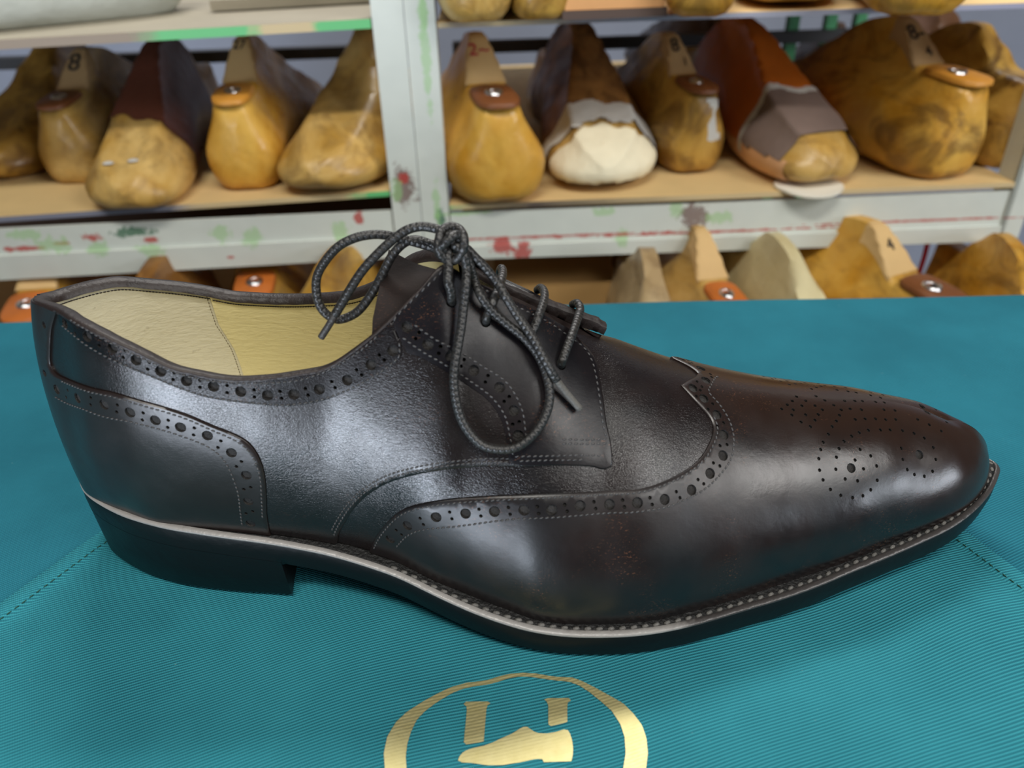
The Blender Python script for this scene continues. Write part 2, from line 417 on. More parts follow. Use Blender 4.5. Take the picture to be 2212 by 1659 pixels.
def panel(name, loop, off0, off1, mat, parent, holes=(), sides=(0, 1), free=None, step=.0016, far_holes=False, soft=.0005, bottoms=True):
    """a cut piece of leather lying on the shoe; loop of (u, v), holes of (u, v, radius)"""
    loop = np.asarray(loop, float) * (1, VL)
    if np.sum(loop[:, 0] * np.roll(loop[:, 1], -1) - np.roll(loop[:, 0], -1) * loop[:, 1]) < 0: loop = loop[::-1]
    # resample keeping the given corners
    L = []
    for a, b in zip(loop, np.roll(loop, -1, axis=0)):
        k = max(1, int(np.linalg.norm(b - a) / .0009))
        for t in range(k): L.append(a + (b - a) * t / k)
    L = np.array(L); keep = [0]
    for i in range(1, len(L)):
        if np.linalg.norm(L[i] - L[keep[-1]]) > 2e-4: keep.append(i)
    if np.linalg.norm(L[keep[-1]] - L[0]) < 2e-4: keep.pop()
    L = L[keep]; n = len(L)
    fr = np.zeros(n, bool)
    if free is not None: fr = np.array([free(p[0], p[1] / VL) for p in L])
    tan = np.roll(L, -1, axis=0) - np.roll(L, 1, axis=0); tan /= np.linalg.norm(tan, axis=1)[:, None] + 1e-12
    ins = L + np.stack([-tan[:, 1], tan[:, 0]], 1) * soft
    ok = ~fr & inpoly(ins, L)
    gu = np.arange(L[:, 0].min(), L[:, 0].max(), step); gv = np.arange(0, VL + 1e-9, step * 1.1)
    G = np.array([(a + (.5 * step if k % 2 else 0), b) for k, b in enumerate(gv) for a in gu])
    G = G[inpoly(G, L)]
    # keep clear of the outline and of the holes
    dmin = np.full(len(G), 9.0)
    for i in range(n): dmin = np.minimum(dmin, np.hypot(G[:, 0] - L[i, 0], G[:, 1] - L[i, 1]))
    G = G[dmin > max(.0009, soft + .0004)]
    allv = []; allf = []; allm = []
    for s in sides:
        hs = holes if (s == 0 or far_holes) else ()
        rings = []
        GG = G
        for (hu, hv, r) in hs:
            du, dv, nn = surf_d(s, hu, hv); J = np.stack([du[0], dv[0]], 1)
            e1 = du[0] / np.linalg.norm(du[0]); e2 = np.cross(nn[0], e1); K = 14 if r > .001 else 8
            ring = []
            for k in range(K):
                a = 2 * math.pi * k / K; w = r * (e1 * math.cos(a) + e2 * math.sin(a))
                sol = np.linalg.lstsq(J, w, rcond=None)[0]; ring.append((hu + sol[0], (hv + sol[1]) * VL))
            ring = np.array(ring)
            if np.sum(ring[:, 0] * np.roll(ring[:, 1], -1) - np.roll(ring[:, 0], -1) * ring[:, 1]) < 0: ring = ring[::-1]
            if not inpoly(ring, L).all(): continue
            if len(ring[:, 1]) and (ring[:, 1].max() > VL * .997): continue
            rings.append(ring); GG = GG[np.hypot(GG[:, 0] - hu, GG[:, 1] - hv * VL) > r * 1.5]
        pts = [L]; edges = [(i, (i + 1) % n) for i in range(n)]; cnt = n
        pts.append(ins[ok]); idx = np.where(ok)[0]
        nin = int(ok.sum())
        for a in range(nin):
            b = (a + 1) % nin
            if (idx[b] - idx[a]) % n == 1 and np.linalg.norm(ins[idx[a]] - ins[idx[b]]) < .002: edges.append((cnt + a, cnt + b))
        cnt += nin; rstart = []
        for r_ in rings:
            rstart.append(cnt); k = len(r_); edges += [(cnt + i, cnt + (i + 1) % k) for i in range(k)]; pts.append(r_); cnt += k
        pts.append(GG)
        P2 = np.vstack(pts) * 1000.0
        ov, oe, of, orv, _, _ = delaunay_2d_cdt([Vector(p) for p in P2], edges, [], 0, 1e-4)
        OV = np.array([list(v) for v in ov]) / 1000.0
        lut = {}
        for i, src in enumerate(orv):
            for q in src: lut[q] = i
        tri = np.array([f for f in of]); cen = OV[tri].mean(axis=1)
        good = inpoly(cen, L)
        for r_ in rings:
            c0 = r_.mean(axis=0); near = np.where(np.hypot(cen[:, 0] - c0[0], cen[:, 1] - c0[1]) < .004)[0]
            if len(near): good[near] &= ~inpoly(cen[near], r_)
        tri = tri[good]
        h = np.full(len(OV), off1)
        bd = np.full(len(OV), False)
        for i in range(n):
            if i in lut and not fr[i]: h[lut[i]] = off1 - (off1 - off0) * .45
        uv = np.clip(OV / (1, VL), (0, 0), (UMAX, 1))
        pos = onsurf(s, uv, 0); _, _, nn = surf_d(s, uv[:, 0], uv[:, 1])
        P3 = pos + nn * h[:, None]
        base = len(allv); allv += list(P3)
        flip = s == 1
        for t in tri:
            t = tuple(int(q) + base for q in t); allf.append(t[::-1] if flip else t); allm.append(0)
        # edge of the leather
        low = {}
        def lower(i, o):
            key = (i, round(o, 6))
            if key not in low: low[key] = len(allv); allv.append(pos[i] + nn[i] * o)
            return low[key]
        for i in range(n):
            j = (i + 1) % n
            if (fr[i] and fr[j]) or i not in lut or j not in lut: continue
            a, b = lut[i], lut[j]
            if a == b: continue
            q = (a + base, lower(a, off0 - .0004), lower(b, off0 - .0004), b + base)
            allf.append(q[::-1] if flip else q); allm.append(0)
        for r_, st in zip(rings, rstart):
            k = len(r_); ids = [lut[st + i] for i in range(k)]
            c0 = np.clip(r_.mean(axis=0) / (1, VL), (0, 0), (UMAX, 1))
            dn = [lower(i, off0 + (.00008 if bottoms else -.0001)) for i in ids]
            ci = len(allv); allv.append(onsurf(s, c0, off0 + .00022)[0])
            for i in range(k):
                j = (i + 1) % k
                q = (ids[i] + base, ids[j] + base, dn[j], dn[i]); allf.append(q if not flip else q[::-1]); allm.append(1)
                if not bottoms: continue
                q = (dn[i], dn[j], ci); allf.append(q if not flip else q[::-1]); allm.append(1)
    me = bpy.data.meshes.new(name); me.from_pydata([tuple(map(float, v)) for v in allv], [], allf)
    me.polygons.foreach_set('material_index', allm)
    bm = bmesh.new(); bm.from_mesh(me)
    if free is not None:
        seam = [v for v in bm.verts]
        bmesh.ops.remove_doubles(bm, verts=seam, dist=2e-5)
    for e in bm.edges:
        if len(e.link_faces) == 2 and e.calc_face_angle(0) > .75: e.smooth = False
    bm.to_mesh(me); bm.free()
    me.polygons.foreach_set('use_smooth', [True] * len(me.polygons)); me.update()
    return link(name, me, [mat, M_HOLE], parent)
def vline(v, u0, u1, n=60): return [(u, v) for u in np.linspace(u0, u1, n)]
def uline(u, v0, v1, n=30): return [(u, v) for v in np.linspace(v0, v1, n)]
def trace(L, off=.0009, step=6.0): return hits(spline(L, step), off)
def stitch(MBx, L, off, pitch=.0016, length=.00135, r=.0003, side=0, px=True, tilt=.22):
    uv = trace(L, off) if px else np.asarray(L)
    P = onsurf(side, uv, off); Q = resample(np.hstack([P, uv]), pitch) if len(P) > 1 else []
    s = np.concatenate([[0], np.cumsum(np.linalg.norm(np.diff(P, axis=0), axis=1))])
    n = max(2, int(s[-1] / pitch)); q = (np.arange(n) + .5) * s[-1] / n
    c = np.stack([np.interp(q, s, P[:, k]) for k in range(3)], 1); uvq = np.stack([np.interp(q, s, uv[:, k]) for k in range(2)], 1)
    d = np.stack([np.interp(q + 3e-4, s, P[:, k]) - np.interp(q - 3e-4, s, P[:, k]) for k in range(3)], 1)
    _, _, nn = surf_d(side, uvq[:, 0], uvq[:, 1])
    for a, b, m in zip(c, d, nn):
        b = b / (np.linalg.norm(b) + 1e-9); b = b + tilt * np.cross(m, b)
        MBx.bead(a + m * .00005, b, m, length, r, r * .8)
def bigs(L, r, off): return [(*hit(*p, off), r) for p in L]
def pairs(L, off, d=7.5, r=.00055):
    L = np.array(L, float); out = []
    for a, b in zip(L[:-1], L[1:]):
        m = (a + b) / 2; t = (b - a) / np.linalg.norm(b - a); q = np.array([-t[1], t[0]])
        for k in (-1, 1): out.append((*hit(*(m + q * d * k + t * k * 1.5), off), r))
    return out

# --- vamp: the whole foot of the shoe under the other pieces
def side_grid(s, u0, u1, nu, v0, v1, nv, off):
    u, v = [a.ravel() for a in np.meshgrid(np.linspace(u0, u1, nu), np.linspace(v0, v1, nv), indexing='ij')]
    return onsurf(s, np.stack([u, v], 1), off), grid_faces(nu, nv, s == 1)
def u_of(px, py): return hit(px, py)[0]
def u_edge(px, py):
    us = np.linspace(0, UMAX, 1500); D = surf(0, us, 1 + 0*us) - CC; z = D @ CF
    return float(us[((IW/2 + FPX * (D @ CR) / z - px)**2 + (IH/2 - FPX * (D @ CU) / z - py)**2).argmin()])
U_WAIST = u_of(700, 1000)
b = MB()
for s in (0, 1): b.add(*side_grid(s, U_WAIST, UMAX, 190, 0, 1, 70, 0.0))
b.build('vamp', M_VAMP, SHOE, weld=2e-5)

# --- quarters
QE = [(727,1176),(732,1153),(747,1125),(765,1099),(790,1074),(826,1050.5),(863,1036),(917,1023),(989,1012.5),(1062,1007),(1130,1008),(1202,1005),(1275,1007),(1300,1013)]
QF = [(1309,1013),(1323,1002),(1320,955),(1311,912),(1304,858),(1296,807),(1288,774),(1270,747)]
qe = trace(QE); qf = trace(QF)
u_f = u_edge(1224, 718)
uq = qe[0][0]
qloop = vline(0, 0, uq - .0005, 90) + list(qe) + list(qf) + [(u_f + .002, .985)] + vline(1.0, u_f, 0, 120) + uline(0, .97, .03)
fq = lambda u, v: u < 1e-5
BH = [(140,698.5),(188,727),(243,752),(294,778),(347,802),(403,823),(461,835),(520,846),(578,854),(635,852),(690,841),(750,821),(801,788),(848,757)]
bh = bigs(BH, .0016, .0012) + pairs(BH, .0012)
FH = [(879,706),(924,744),(975,768),(1023.5,800),(1079,837),(1110,887),(1119,941)]
EY = [(975,652),(1049,696),(1133,735),(1212,789)]
fh0 = bigs(FH[:1], .0016, .0012)
fh = bigs(FH[1:], .0016, .0012) + pairs(FH, .0012) + bigs(EY, .0015, .0012)
QUARTER = panel('quarter', qloop, 0.0, .0009, M_QUARTER, SHOE, bh + fh0 + fh, free=fq, step=.0020)
sb = MB()
def shift(L, d):
    L = spline(L, 8.0); t = np.gradient(L, axis=0); t /= np.linalg.norm(t, axis=1)[:, None]
    return L + np.stack([t[:, 1], -t[:, 0]], 1) * d
stitch(sb, shift(QE, 9)[2:], .0009, pitch=.0015); stitch(sb, shift(QE, 17)[3:-6], .0009, pitch=.0015)
sb.build('stitching', M_THREAD, QUARTER)

# --- heel counter with the back strip
CE = [(122,662),(113,690),(107,715),(105,745),(105,785),(114,804),(131,816),(187,838),(241,850),(295,866),(349,881),(404,899),(458,922),(512,944),(541,965),(560,995),(570,1030),(573.5,1074),(575,1117),(581,1152)]
ce = trace(CE, .0017)
ce[0][1] = 1.0
cloop = vline(0, 0, ce[-1][0], 60) + list(ce[::-1]) + vline(1.0, ce[0][0] * .9, 0.0, 8) + uline(0, .97, .03)
CH = [(122,841),(167,860),(224.6,874),(281,891),(335.6,908),(390,923),(448,941),(500,978),(532,1026.6),(536,1083),(541,1131)]
ch = bigs(CH, .0016, .0017) + pairs(CH, .0017) + bigs([(95,702),(96,806)], .0011, .0017)
COUNTER = panel('heel_counter', cloop, .0009, .0017, M_COUNTER, SHOE, ch, free=fq)
sb = MB()
stitch(sb, [(131,823),(187,845),(241,857),(295,873),(349,888),(404,906),(456,929),(506,951),(534,972),(552,1000),(562,1033),(565,1076),(567,1120)], .0017)
stitch(sb, [(118,857),(143,871),(179,884),(223,900),(277,911),(331,924),(385,940),(440,961),(472,982),(492,1008),(506,1040),(515,1070),(519,1105),(523,1135)], .0017)
sb.build('stitching', M_THREAD, COUNTER)

# --- punched band along the top edge
BE = [(124,700),(150,722),(186,750),(233,777),(277,797),(331,819),(385,841),(440,859),(494,868.5),(566,876.5),(624,879),(693,868),(765,841),(820,810),(860,779),(867,762),(866,738)]
be = trace(BE, .0016)
u0b, u1b = be[0][0], u_edge(846, 684)
bloop = list(be) + [(u1b, 1.0)] + vline(1.0, u1b - .001, u0b, 80)
BAND = panel('topline_band', bloop, .0009, .0012, M_BAND, SHOE, bh, bottoms=False, soft=.0010)
sb = MB()
stitch(sb, shift(BE, 4)[1:], .0012)
stitch(sb, [(150,690),(186,712),(233,738),(277,760),(331,785),(385,807),(440,821),(494,827),(548,829),(602,827),(657,819),(711,799),(747,779),(783,754),(815,726)], .0012)
sb.build('stitching', M_THREAD, BAND)

# --- facing with the eyelets
FE = [(1135,1006),(1202,1003.5),(1275,1005),(1298,1010)]
FB = [(1100,1002),(1093,945),(1080,900),(1052,862),(1005,828),(955,797),(905,770),(880,762),(869,744),(850,706)]
fe_ = trace(FE, .0017); fb = trace(FB, .0017); ff = trace([(1308,1011),(1321,1001),(1318,955),(1309,912),(1302,858),(1294,807),(1286,775),(1268,749)], .0017)
u_fb = u_edge(850, 680)
floop = list(fe_) + list(ff) + [(u_f + .0015, .982)] + vline(.998, u_f - .0005, u_fb, 60) + list(fb[::-1])
FACING = panel('facing', floop, .0009, .00135, M_FACING, SHOE, fh0 + fh, bottoms=False, soft=.0014)
sb = MB()
stitch(sb, [(848,696),(863,676),(899,640),(935,606),(958,583)], .00135, pitch=.002, length=.0016)
stitch(sb, [(1010,604),(1078,643),(1128,668),(1183,695),(1222,722),(1262,752),(1278,778),(1287,810),(1295,858),(1302,912),(1309,945)], .00135, pitch=.0019, length=.0013)
stitch(sb, [(893,700),(940,733),(990,758),(1040,790),(1094,826),(1126,880),(1135,930),(1138,960)], .00135, pitch=.0017)
stitch(sb, [(868,728),(910,758),(960,787),(1008,818),(1060,856),(1090,897),(1102,945),(1108,985)], .00135, pitch=.0017)
stitch(sb, [(1213,949),(1262,950),(1312,949)], .00135); stitch(sb, [(1213,958),(1262,959),(1312,958)], .00135)
stitch(sb, [(1110,986),(1180,985),(1250,983),(1300,984)], .00135); stitch(sb, [(1120,996),(1190,994),(1260,993)], .00135)
sb.build('stitching', M_THREAD, FACING)

# --- wingtip
WE = [(794,1198),(812,1161),(837.5,1128),(866,1105),(902.5,1092),(971,1081),(1062,1074),(1170,1068.6),(1279,1062.5),(1369,1058),(1423,1045),(1477,1019.5),(1514,990.5),(1537,953),(1543,924.5),(1535,901),(1506,867),(1473,830)]
WP = [(1473,830),(1490,819),(1504,811),(1511,800),(1510,790)]
we = trace(WE, .0009); wp = trace(WP, .0009, 3.0)
u_pk = hit(1508, 788)[0]
wloop = list(we) + list(wp[1:]) + [(u_pk, 1.0)] + vline(1.0, u_pk + .001, UMAX, 70) + uline(UMAX, .97, .03) + vline(0, UMAX, we[0][0] + .0005, 110)
fw = lambda u, v: (v > .9999) or (u > UMAX - 1e-5)
WH = [(843,1165),(880,1135.5),(942,1117.4),(1005.6,1109.5),(1068,1105),(1132,1102),(1192,1102),(1253,1093),(1316.6,1089.6),(1377,1086),(1436,1079),(1494,1058.5),(1534,1022.6),(1562,984),(1564,939),(1549,895.6),(1520.6,860.6),(1497,838),(1525,821),(1535,803)]
MD = [(942,590),(972,568),(998,548),(1020,525),(1018,480),(1072,503),(1122,523),(1120,482),(1175,483),(1068,547),(1048,573),(1117,573),(1168,545),(1003,594),(1155,594),(996,622),(1068,621),(1134,619),(1117,649),(1044,659),(1093,683),(1215,570),(1272,548),(1325,548),(1365,549),(1434,553),(1480,556),(1254,594),(1301,590),(1360,594),(1478,594),(1536,598),(1245,623),(1328,645),(1380,642),(1434,642),(1488,646),(1540,645),(1229,653),(1207,683),(1187,723),(1160,765),(1147,803),(1137,851),(1141,911),(1159,962),(1198,1012),(1252,1043),(1314,1055),(1368,1045),(1409,1014),(1443,964),(1440,889),(1409,836),(1353,803),(1309,733),(1349,715),(1397,702),(1460,700),(1511,700),(1576,704),(1636,718),(1690,743),(1737,793),(1750,855),(1733,917),(1690,943),(1638,934),(1601,908),(1577,855),(1570,796),(1269,760),(1243,798),(1229,843),(1226,906),(1275,957),(1340,967),(1371,904),(1327,858),(1655,645),(1716,673),(1779,706),(1807,660)]
tp = lambda X, Y: (1300 + X / 2.4254, 640 + Y / 2.4254)
wh = bigs(WH, .0016, .0009) + pairs(WH, .0009) + bigs([tp(*p) for p in MD], .00058, .0009) + bigs([tp(1307, 900), tp(1664, 830)], .0015, .0009) + bigs([tp(1704, 607)], .0012, .0009)
CAP = panel('wingtip', wloop, 0.0, .0009, M_CAP, SHOE, wh, free=fw, far_holes=True)
sb = MB()
stitch(sb, shift(WE[:-2], -7)[2:], .0009)
stitch(sb, [(855.5,1182.5),(881,1157),(917,1144.6),(989,1137),(1098,1123),(1206,1117),(1315,1108),(1362,1107),(1432,1097),(1485.5,1077),(1531,1050),(1568,1010),(1581,984),(1585,949),(1577,912),(1556,876),(1532,848),(1537,830),(1551,806)], .0009)
sb.build('stitching', M_THREAD, CAP)

# --- lining, top edge, insole
TIPU = u_edge(958, 576)
seam = [(460,641),(470,672),(480,702),(497,728),(512,752),(523,780),(533,812)]
sm = np.array([hit(x, y, -.0022, (1,)) for x, y in seam]); sm = sm[np.argsort(sm[:, 1])]
su = lambda v: float(np.interp(v, sm[:, 1], sm[:, 0]))
def lining_piece(name, side, front, mat):
    vs = []; nu, nv = 70, 30
    for i in range(nu):
        for j in range(nv):
            v = .03 + .967 * j / (nv - 1); a, e = (su(v) - .001, TIPU + .004) if front else (0.0, su(v) + .0005)
            vs.append(onsurf(side, (a + (e - a) * i / (nu - 1), v), -.0022 if not front else -.0026)[0])
    return mesh(name, vs, grid_faces(nu, nv, side == 0), mat, SHOE)
for s in (0, 1):
    lining_piece('heel_lining', s, False, M_LIN_HEEL); LF = lining_piece('front_lining', s, True, M_LIN_FRONT)
sb = MB()
vv = np.linspace(.2, .985, 36)
for v in vv:
    p = onsurf(1, (su(v) - .0022, v), -.0023)[0]; q = onsurf(1, (su(v + .01) - .0022, min(1, v + .01)), -.0023)[0]
    _, _, n = surf_d(1, su(v), v); sb.bead(p, q - p, -n[0], .0010, .00014)
stitch_l = sb.build('stitching', simple('tan_thread', (.16, .12, .06), .6), LF)
b = MB(); prof = [(.0011, -.0011), (.0013, -.0003), (.0010, .0003), (.0000, .0005), (-.0014, .0004), (-.0026, .0000), (-.0034, -.0012)]
for s in (0, 1):
    us = np.linspace(0, TIPU + .0015, 170); P = surf(s, us, 1 + 0*us); _, dv, n = surf_d(s, us, 1 - .004 + 0*us); dv /= np.linalg.norm(dv, axis=1)[:, None]
    vs = [P[i] + n[i] * a * (1 + .02 * math.sin(i * .7)) + dv[i] * (h + .00003 * math.sin(i * .4 + s)) for i in range(len(us)) for a, h in prof]
    b.add(vs, grid_faces(len(us), len(prof), s == 1))
b.build('topline_edge', M_EDGE, SHOE, weld=3e-5)
sb = MB()
us = np.linspace(.004, TIPU - .01, 130)
for i in range(len(us) - 1):
    p, q = onsurf(1, [(us[i], .953), (us[i+1], .953)], -.0024 if us[i] < su(.95) else -.0028); _, _, n = surf_d(1, us[i], .953)
    sb.bead(p, q - p, -n[0], .0011, .0002)
sb.build('stitching', M_EDGE, LF)
us = np.linspace(.001, UMAX * .72, 60); N_, F_ = onsurf(0, np.stack([us, 0*us + .10], 1), -.001), onsurf(1, np.stack([us, 0*us + .10], 1), -.001)
vs = []
for a, c in zip(N_, F_):
    for t in np.linspace(0, 1, 9): vs.append(a + (c - a) * t + np.array([0, 0, -.0012 * math.sin(math.pi * t)]))
mesh('insole', vs, grid_faces(60, 9), M_LIN_HEEL, SHOE)

# --- tongue between the facings
TG = [[(803,727,.1885),(806,690,.1905),(812,655,.1945),(824,600,.2020),(840,539,.2110)],
      [(850,735,.1885),(856,690,.192),(868,650,.196),(880,606,.2025),(897,568,.2095)],
      [(900,720,.1905),(912,675,.195),(925,640,.199),(940,606,.2035),(962,588,.2090)],
      [(1010,712,.1945),(1040,670,.200),(1065,656,.2035),(1085,643,.206),(1100,637,.2085)],
      [(1160,760,.199),(1180,728,.203),(1196,712,.205),(1210,702,.207),(1225,696,.209)],
      [(1255,770,.201),(1268,750,.204),(1280,738,.2055),(1290,730,.207),(1300,724,.2085)]]
ctl = np.array([[at_y(*p) for p in r] for r in TG])
rows = np.array([spline(ctl[i], n=24) for i in range(len(TG))]); gridp = np.array([spline(rows[:, j], n=50) for j in range(24)]).transpose(1, 0, 2)
b = MB(); up = np.array([0, -.3, 1.0]); th = .0016
G1 = gridp.reshape(-1, 3)
nrm = np.cross(np.gradient(gridp, axis=0), np.gradient(gridp, axis=1)).reshape(-1, 3); nrm /= np.linalg.norm(nrm, axis=1)[:, None]
if nrm[:, 2].mean() < 0: nrm = -nrm
G2 = G1 - nrm * th
b.add(G1, grid_faces(50, 24, True)); b.add(G2, grid_faces(50, 24))
rim = [j for j in range(24)] + [i*24 + 23 for i in range(1, 50)] + [49*24 + j for j in range(22, -1, -1)] + [i*24 for i in range(48, 0, -1)]
b.add(np.vstack([G1[rim], G2[rim]]), [(k, (k+1) % len(rim), len(rim) + (k+1) % len(rim), len(rim) + k) for k in range(len(rim))])
TONGUE = b.build('tongue', M_TONGUE, SHOE, weld=1e-6, sharp=.9)
sb = MB()
P = np.array([gridp[11, j] for j in range(2, 23)]); P = resample(P, .0016)
for i in range(len(P) - 1): sb.bead((P[i] + P[i+1]) / 2 + np.array([0, -.0001, .0002]), P[i+1] - P[i], np.array([-.2, -.6, .75]), .0012, .00022)
sb.build('stitching', M_THREAD, TONGUE)
# --- thick cut edge of the far facing
FL = [(990,560),(1018,582),(1094,624),(1166,658),(1239,686),(1285,703),(1306,712)]
path = spline([at_y(*p, y) for p, y in zip(FL, (.2135, .2130, .2122, .2115, .2105, .2095, .2090))], n=80)
vs = []; K = 10
for i, p in enumerate(path):
    t = np.gradient(path, axis=0)[i]; t /= np.linalg.norm(t); a = np.cross(t, [0, 1.0, 0]); a /= np.linalg.norm(a)
    if a[2] < 0: a = -a
    hgt = .0021 * min(1, .45 + i * .012) * (1 if i < 76 else .8)
    for k, (q, w) in enumerate([(-1, -.6), (-1, .3), (-.8, .75), (-.55, .55), (-.2, .9), (.3, 1.0), (1.6, .9), (2.6, .3), (2.2, -.7), (.5, -1)]):
        vs.append(p + np.array([0, .0016, 0]) * q + a * hgt * (w + .05 * math.sin(i * .7 + k)))
fs = [(i*K + k, i*K + (k+1) % K, (i+1)*K + (k+1) % K, (i+1)*K + k) for i in range(79) for k in range(K)] + [tuple(range(K)), tuple(79*K + k for k in range(K))[::-1]]
mesh('facing_edge', vs, fs, simple('dark_cut_edge', (.010, .005, .004), .55, bump=(420, .0003), var=.7, vscale=300), SHOE, sharp=1.2)

# --- welt, outsole and heel
RAND = [(168,1023),(171,1040),(179,1060),(192,1072),(205,1082),(241,1102),(277,1117),(349,1137),(422,1149.5),(494,1160),(566,1169.5),(639,1182),(711,1197),(783,1218),(856,1243.5),(917,1273),(989,1307),(1062,1336),(1134,1358),(1206,1370),(1279,1373.5),(1351,1372),(1423,1364),(1496,1349),(1547,1335),(1620,1313),(1694,1291),(1767,1265),(1840,1234),(1914,1204),(1987,1172),(2061,1136),(2110,1098),(2140,1063),(2156,1030)]
def at_welt(px, py):
    z = .02
    for _ in range(40): q = at_z(px, py, z); z = float(zwelt(q[0])[0])
    return q[:2]
near = np.array([at_welt(*p) for p in RAND])
near = near[np.argsort(near[:, 0])] if False else near
farp = np.array([(s[2], s[3]) for s in ST if -.142 < s[2] < .158]); t = np.gradient(farp, axis=0); t /= np.linalg.norm(t, axis=1)[:, None]
farp = farp + np.stack([-t[:, 1], t[:, 0]], 1) * .0037
loop = np.vstack([[(-.1505, .2125)], near, [(.1672, .2105)], farp[::-1], [(-.1478, .2200)]])
loop = spline(loop, n=420, closed=True)[:-1]; NL = len(loop)
def sm_loop(L, k=3):
    for _ in range(k): L = .25 * np.roll(L, 1, axis=0) + .5 * L + .25 * np.roll(L, -1, axis=0)
    return L
loop = sm_loop(loop, 4)
t = np.roll(loop, -1, axis=0) - np.roll(loop, 1, axis=0); t /= np.linalg.norm(t, axis=1)[:, None]
LN = np.stack([t[:, 1], -t[:, 0]], 1)      # outward for a loop run heel, near side, toe, far side
if (LN * (loop - loop.mean(axis=0))).sum() < 0: LN = -LN
HZ = np.clip((-.0735 - loop[:, 0]) / .002, 0, 1)      # 1 over the heel
def ring(off, dz, heel=None):
    if heel is not None: off = np.where(HZ > .5, heel, off)[:, None]
    xy = loop + LN * off; return np.column_stack([xy, zwelt(loop[:, 0]) + dz])
def strip(rings, flip=False):
    b = MB(); V = np.vstack(rings); fs = []
    for r_ in range(len(rings) - 1):
        for i in range(NL):
            j = (i + 1) % NL; q = (r_*NL + i, r_*NL + j, (r_+1)*NL + j, (r_+1)*NL + i); fs.append(q[::-1] if flip else q)
    b.add(V, fs); return b
strip([ring(-.0085, .0006), ring(-.0045, .0003), ring(-.0030, .0000), ring(-.0016, .0000), ring(-.0014, -.0003)]).build('welt', M_WELT, SHOE, weld=1e-7)
strip([ring(-.0016, -.0006), ring(-.0014, .0006), ring(-.0002, -.0002), ring(.0001, -.0005), ring(-.0003, -.0013)]).build('rand', M_RAND, SHOE, weld=1e-7)
b = strip([ring(-.004, -.0006), ring(-.0004, -.0008), ring(-.0001, -.0016), ring(.0000, -.0050), ring(-.0006, -.0090, -.0002), ring(-.0014, -.0095, -.0002)])
R_ = ring(-.0014, -.0095, -.0002); k0 = len(b.v); b.v += [tuple(p) for p in R_]
i0 = int(np.argmin(loop[:, 0])); i1 = int(np.argmax(loop[:, 0])); half = min((i1 - i0) % NL, (i0 - i1) % NL)
for k in range(half):
    b.f.append((k0 + (i0 + k) % NL, k0 + (i0 + k + 1) % NL, k0 + (i0 - k - 1) % NL, k0 + (i0 - k) % NL))
b.build('outsole', M_SOLE, SHOE, weld=1e-7, sharp=.8)
sel = [i for i in range(NL)]
a = i0
idx = [(i0 + k) % NL for k in range(-NL // 2, NL // 2)]
idx = [i for i in idx if loop[i, 0] < -.0745]
def heel_ring(off, zf, xb):
    xy = loop[idx] + LN[idx] * off
    z = (zwelt(loop[idx][:, 0]) - .0088) * zf
    P = np.column_stack([xy, z]); P[0][0] = P[-1][0] = xb
    mid = [P[-1] + (P[0] - P[-1]) * q + np.array([-.0025 * math.sin(math.pi * q), 0, 0]) for q in np.linspace(0, 1, 9)[1:-1]]
    return np.vstack([P, mid])
HR = [heel_ring(-.00012, 1.03, -.0742), heel_ring(-.0003, .9, -.0742), heel_ring(-.0006, .5, -.0740), heel_ring(-.0010, .06, -.0738), heel_ring(-.0015, 0.0, -.0738)]
k = len(HR[0]); b = MB(); b.add(np.vstack(HR), [(r_*k + i, r_*k + (i+1) % k, (r_+1)*k + (i+1) % k, (r_+1)*k + i) for r_ in range(4) for i in range(k)] + [tuple(4*k + i for i in range(k))])
b.build('heel', M_SOLE, SHOE, sharp=.7, weld=1e-7)
sb = MB()
Q = (loop + LN * -.0024); s_ = np.concatenate([[0], np.cumsum(np.linalg.norm(np.diff(Q[[(i0 + k) % NL for k in range(NL)]], axis=0), axis=1))])
Qo = Q[[(i0 + k) % NL for k in range(NL)]]
for q in np.arange(0, s_[-1], .0034):
    x, y = np.interp(q, s_, Qo[:, 0]), np.interp(q, s_, Qo[:, 1])
    if x < -.038: continue
    x2, y2 = np.interp(q + .001, s_, Qo[:, 0]), np.interp(q + .001, s_, Qo[:, 1])
    za, zb = zwelt(x)[0], zwelt(x2)[0]
    d = np.array([x2 - x, y2 - y, zb - za]); n = np.array([0, -.1, 1.0]); d = d / np.linalg.norm(d) + .25 * np.cross(n, d / np.linalg.norm(d))
    sb.bead(np.array([x, y, za + .0001]), d, n, .0026, .0007, .0006)
sb.build('welt_stitching', M_WTHREAD, SHOE)

# --- laces
def lace_mat():
    t = NT('waxed_lace'); x = t.sep(t.uv())
    def band(sign):
        q = t.math('ADD', t.math('MULTIPLY', x[0], 2 * math.pi / .00165), t.math('MULTIPLY', x[1], sign * 6.2832 * 3)); return t.math('SINE', q)
    h = t.math('MAXIMUM', band(1), band(-1))
    t.set(Base_Color=t.mix(t.math('MULTIPLY', t.math('ADD', h, 1.0), .5), (.007, .0066, .0062), (.018, .017, .0155)), Roughness=.42)
    t.set(Normal=t.bump(h, .00006, 1.0)); return t.m
M_LACE = lace_mat(); M_AGLET = simple('waxed_lace_tip', (.030, .027, .024), .5, bump=(900, .0004), var=.4, vscale=300)
c6 = lambda X, Y: (660 + X / 2.765, 460 + Y / 2.765)
def lpt(X, Y, m):
    px, py = c6(X, Y)
    return at_y(px, py, m) if m > .1 else sp(px, py, .0017 + m)
LR = .00128
def lace(name, pts, label=None, tip0=False, tip1=False):
    P = spline([lpt(*p) for p in pts], .0007); o = tube(name, P, LR, M_LACE, LACES, K=14)
    return o
LACES = SHOE
knot = (875, 185)
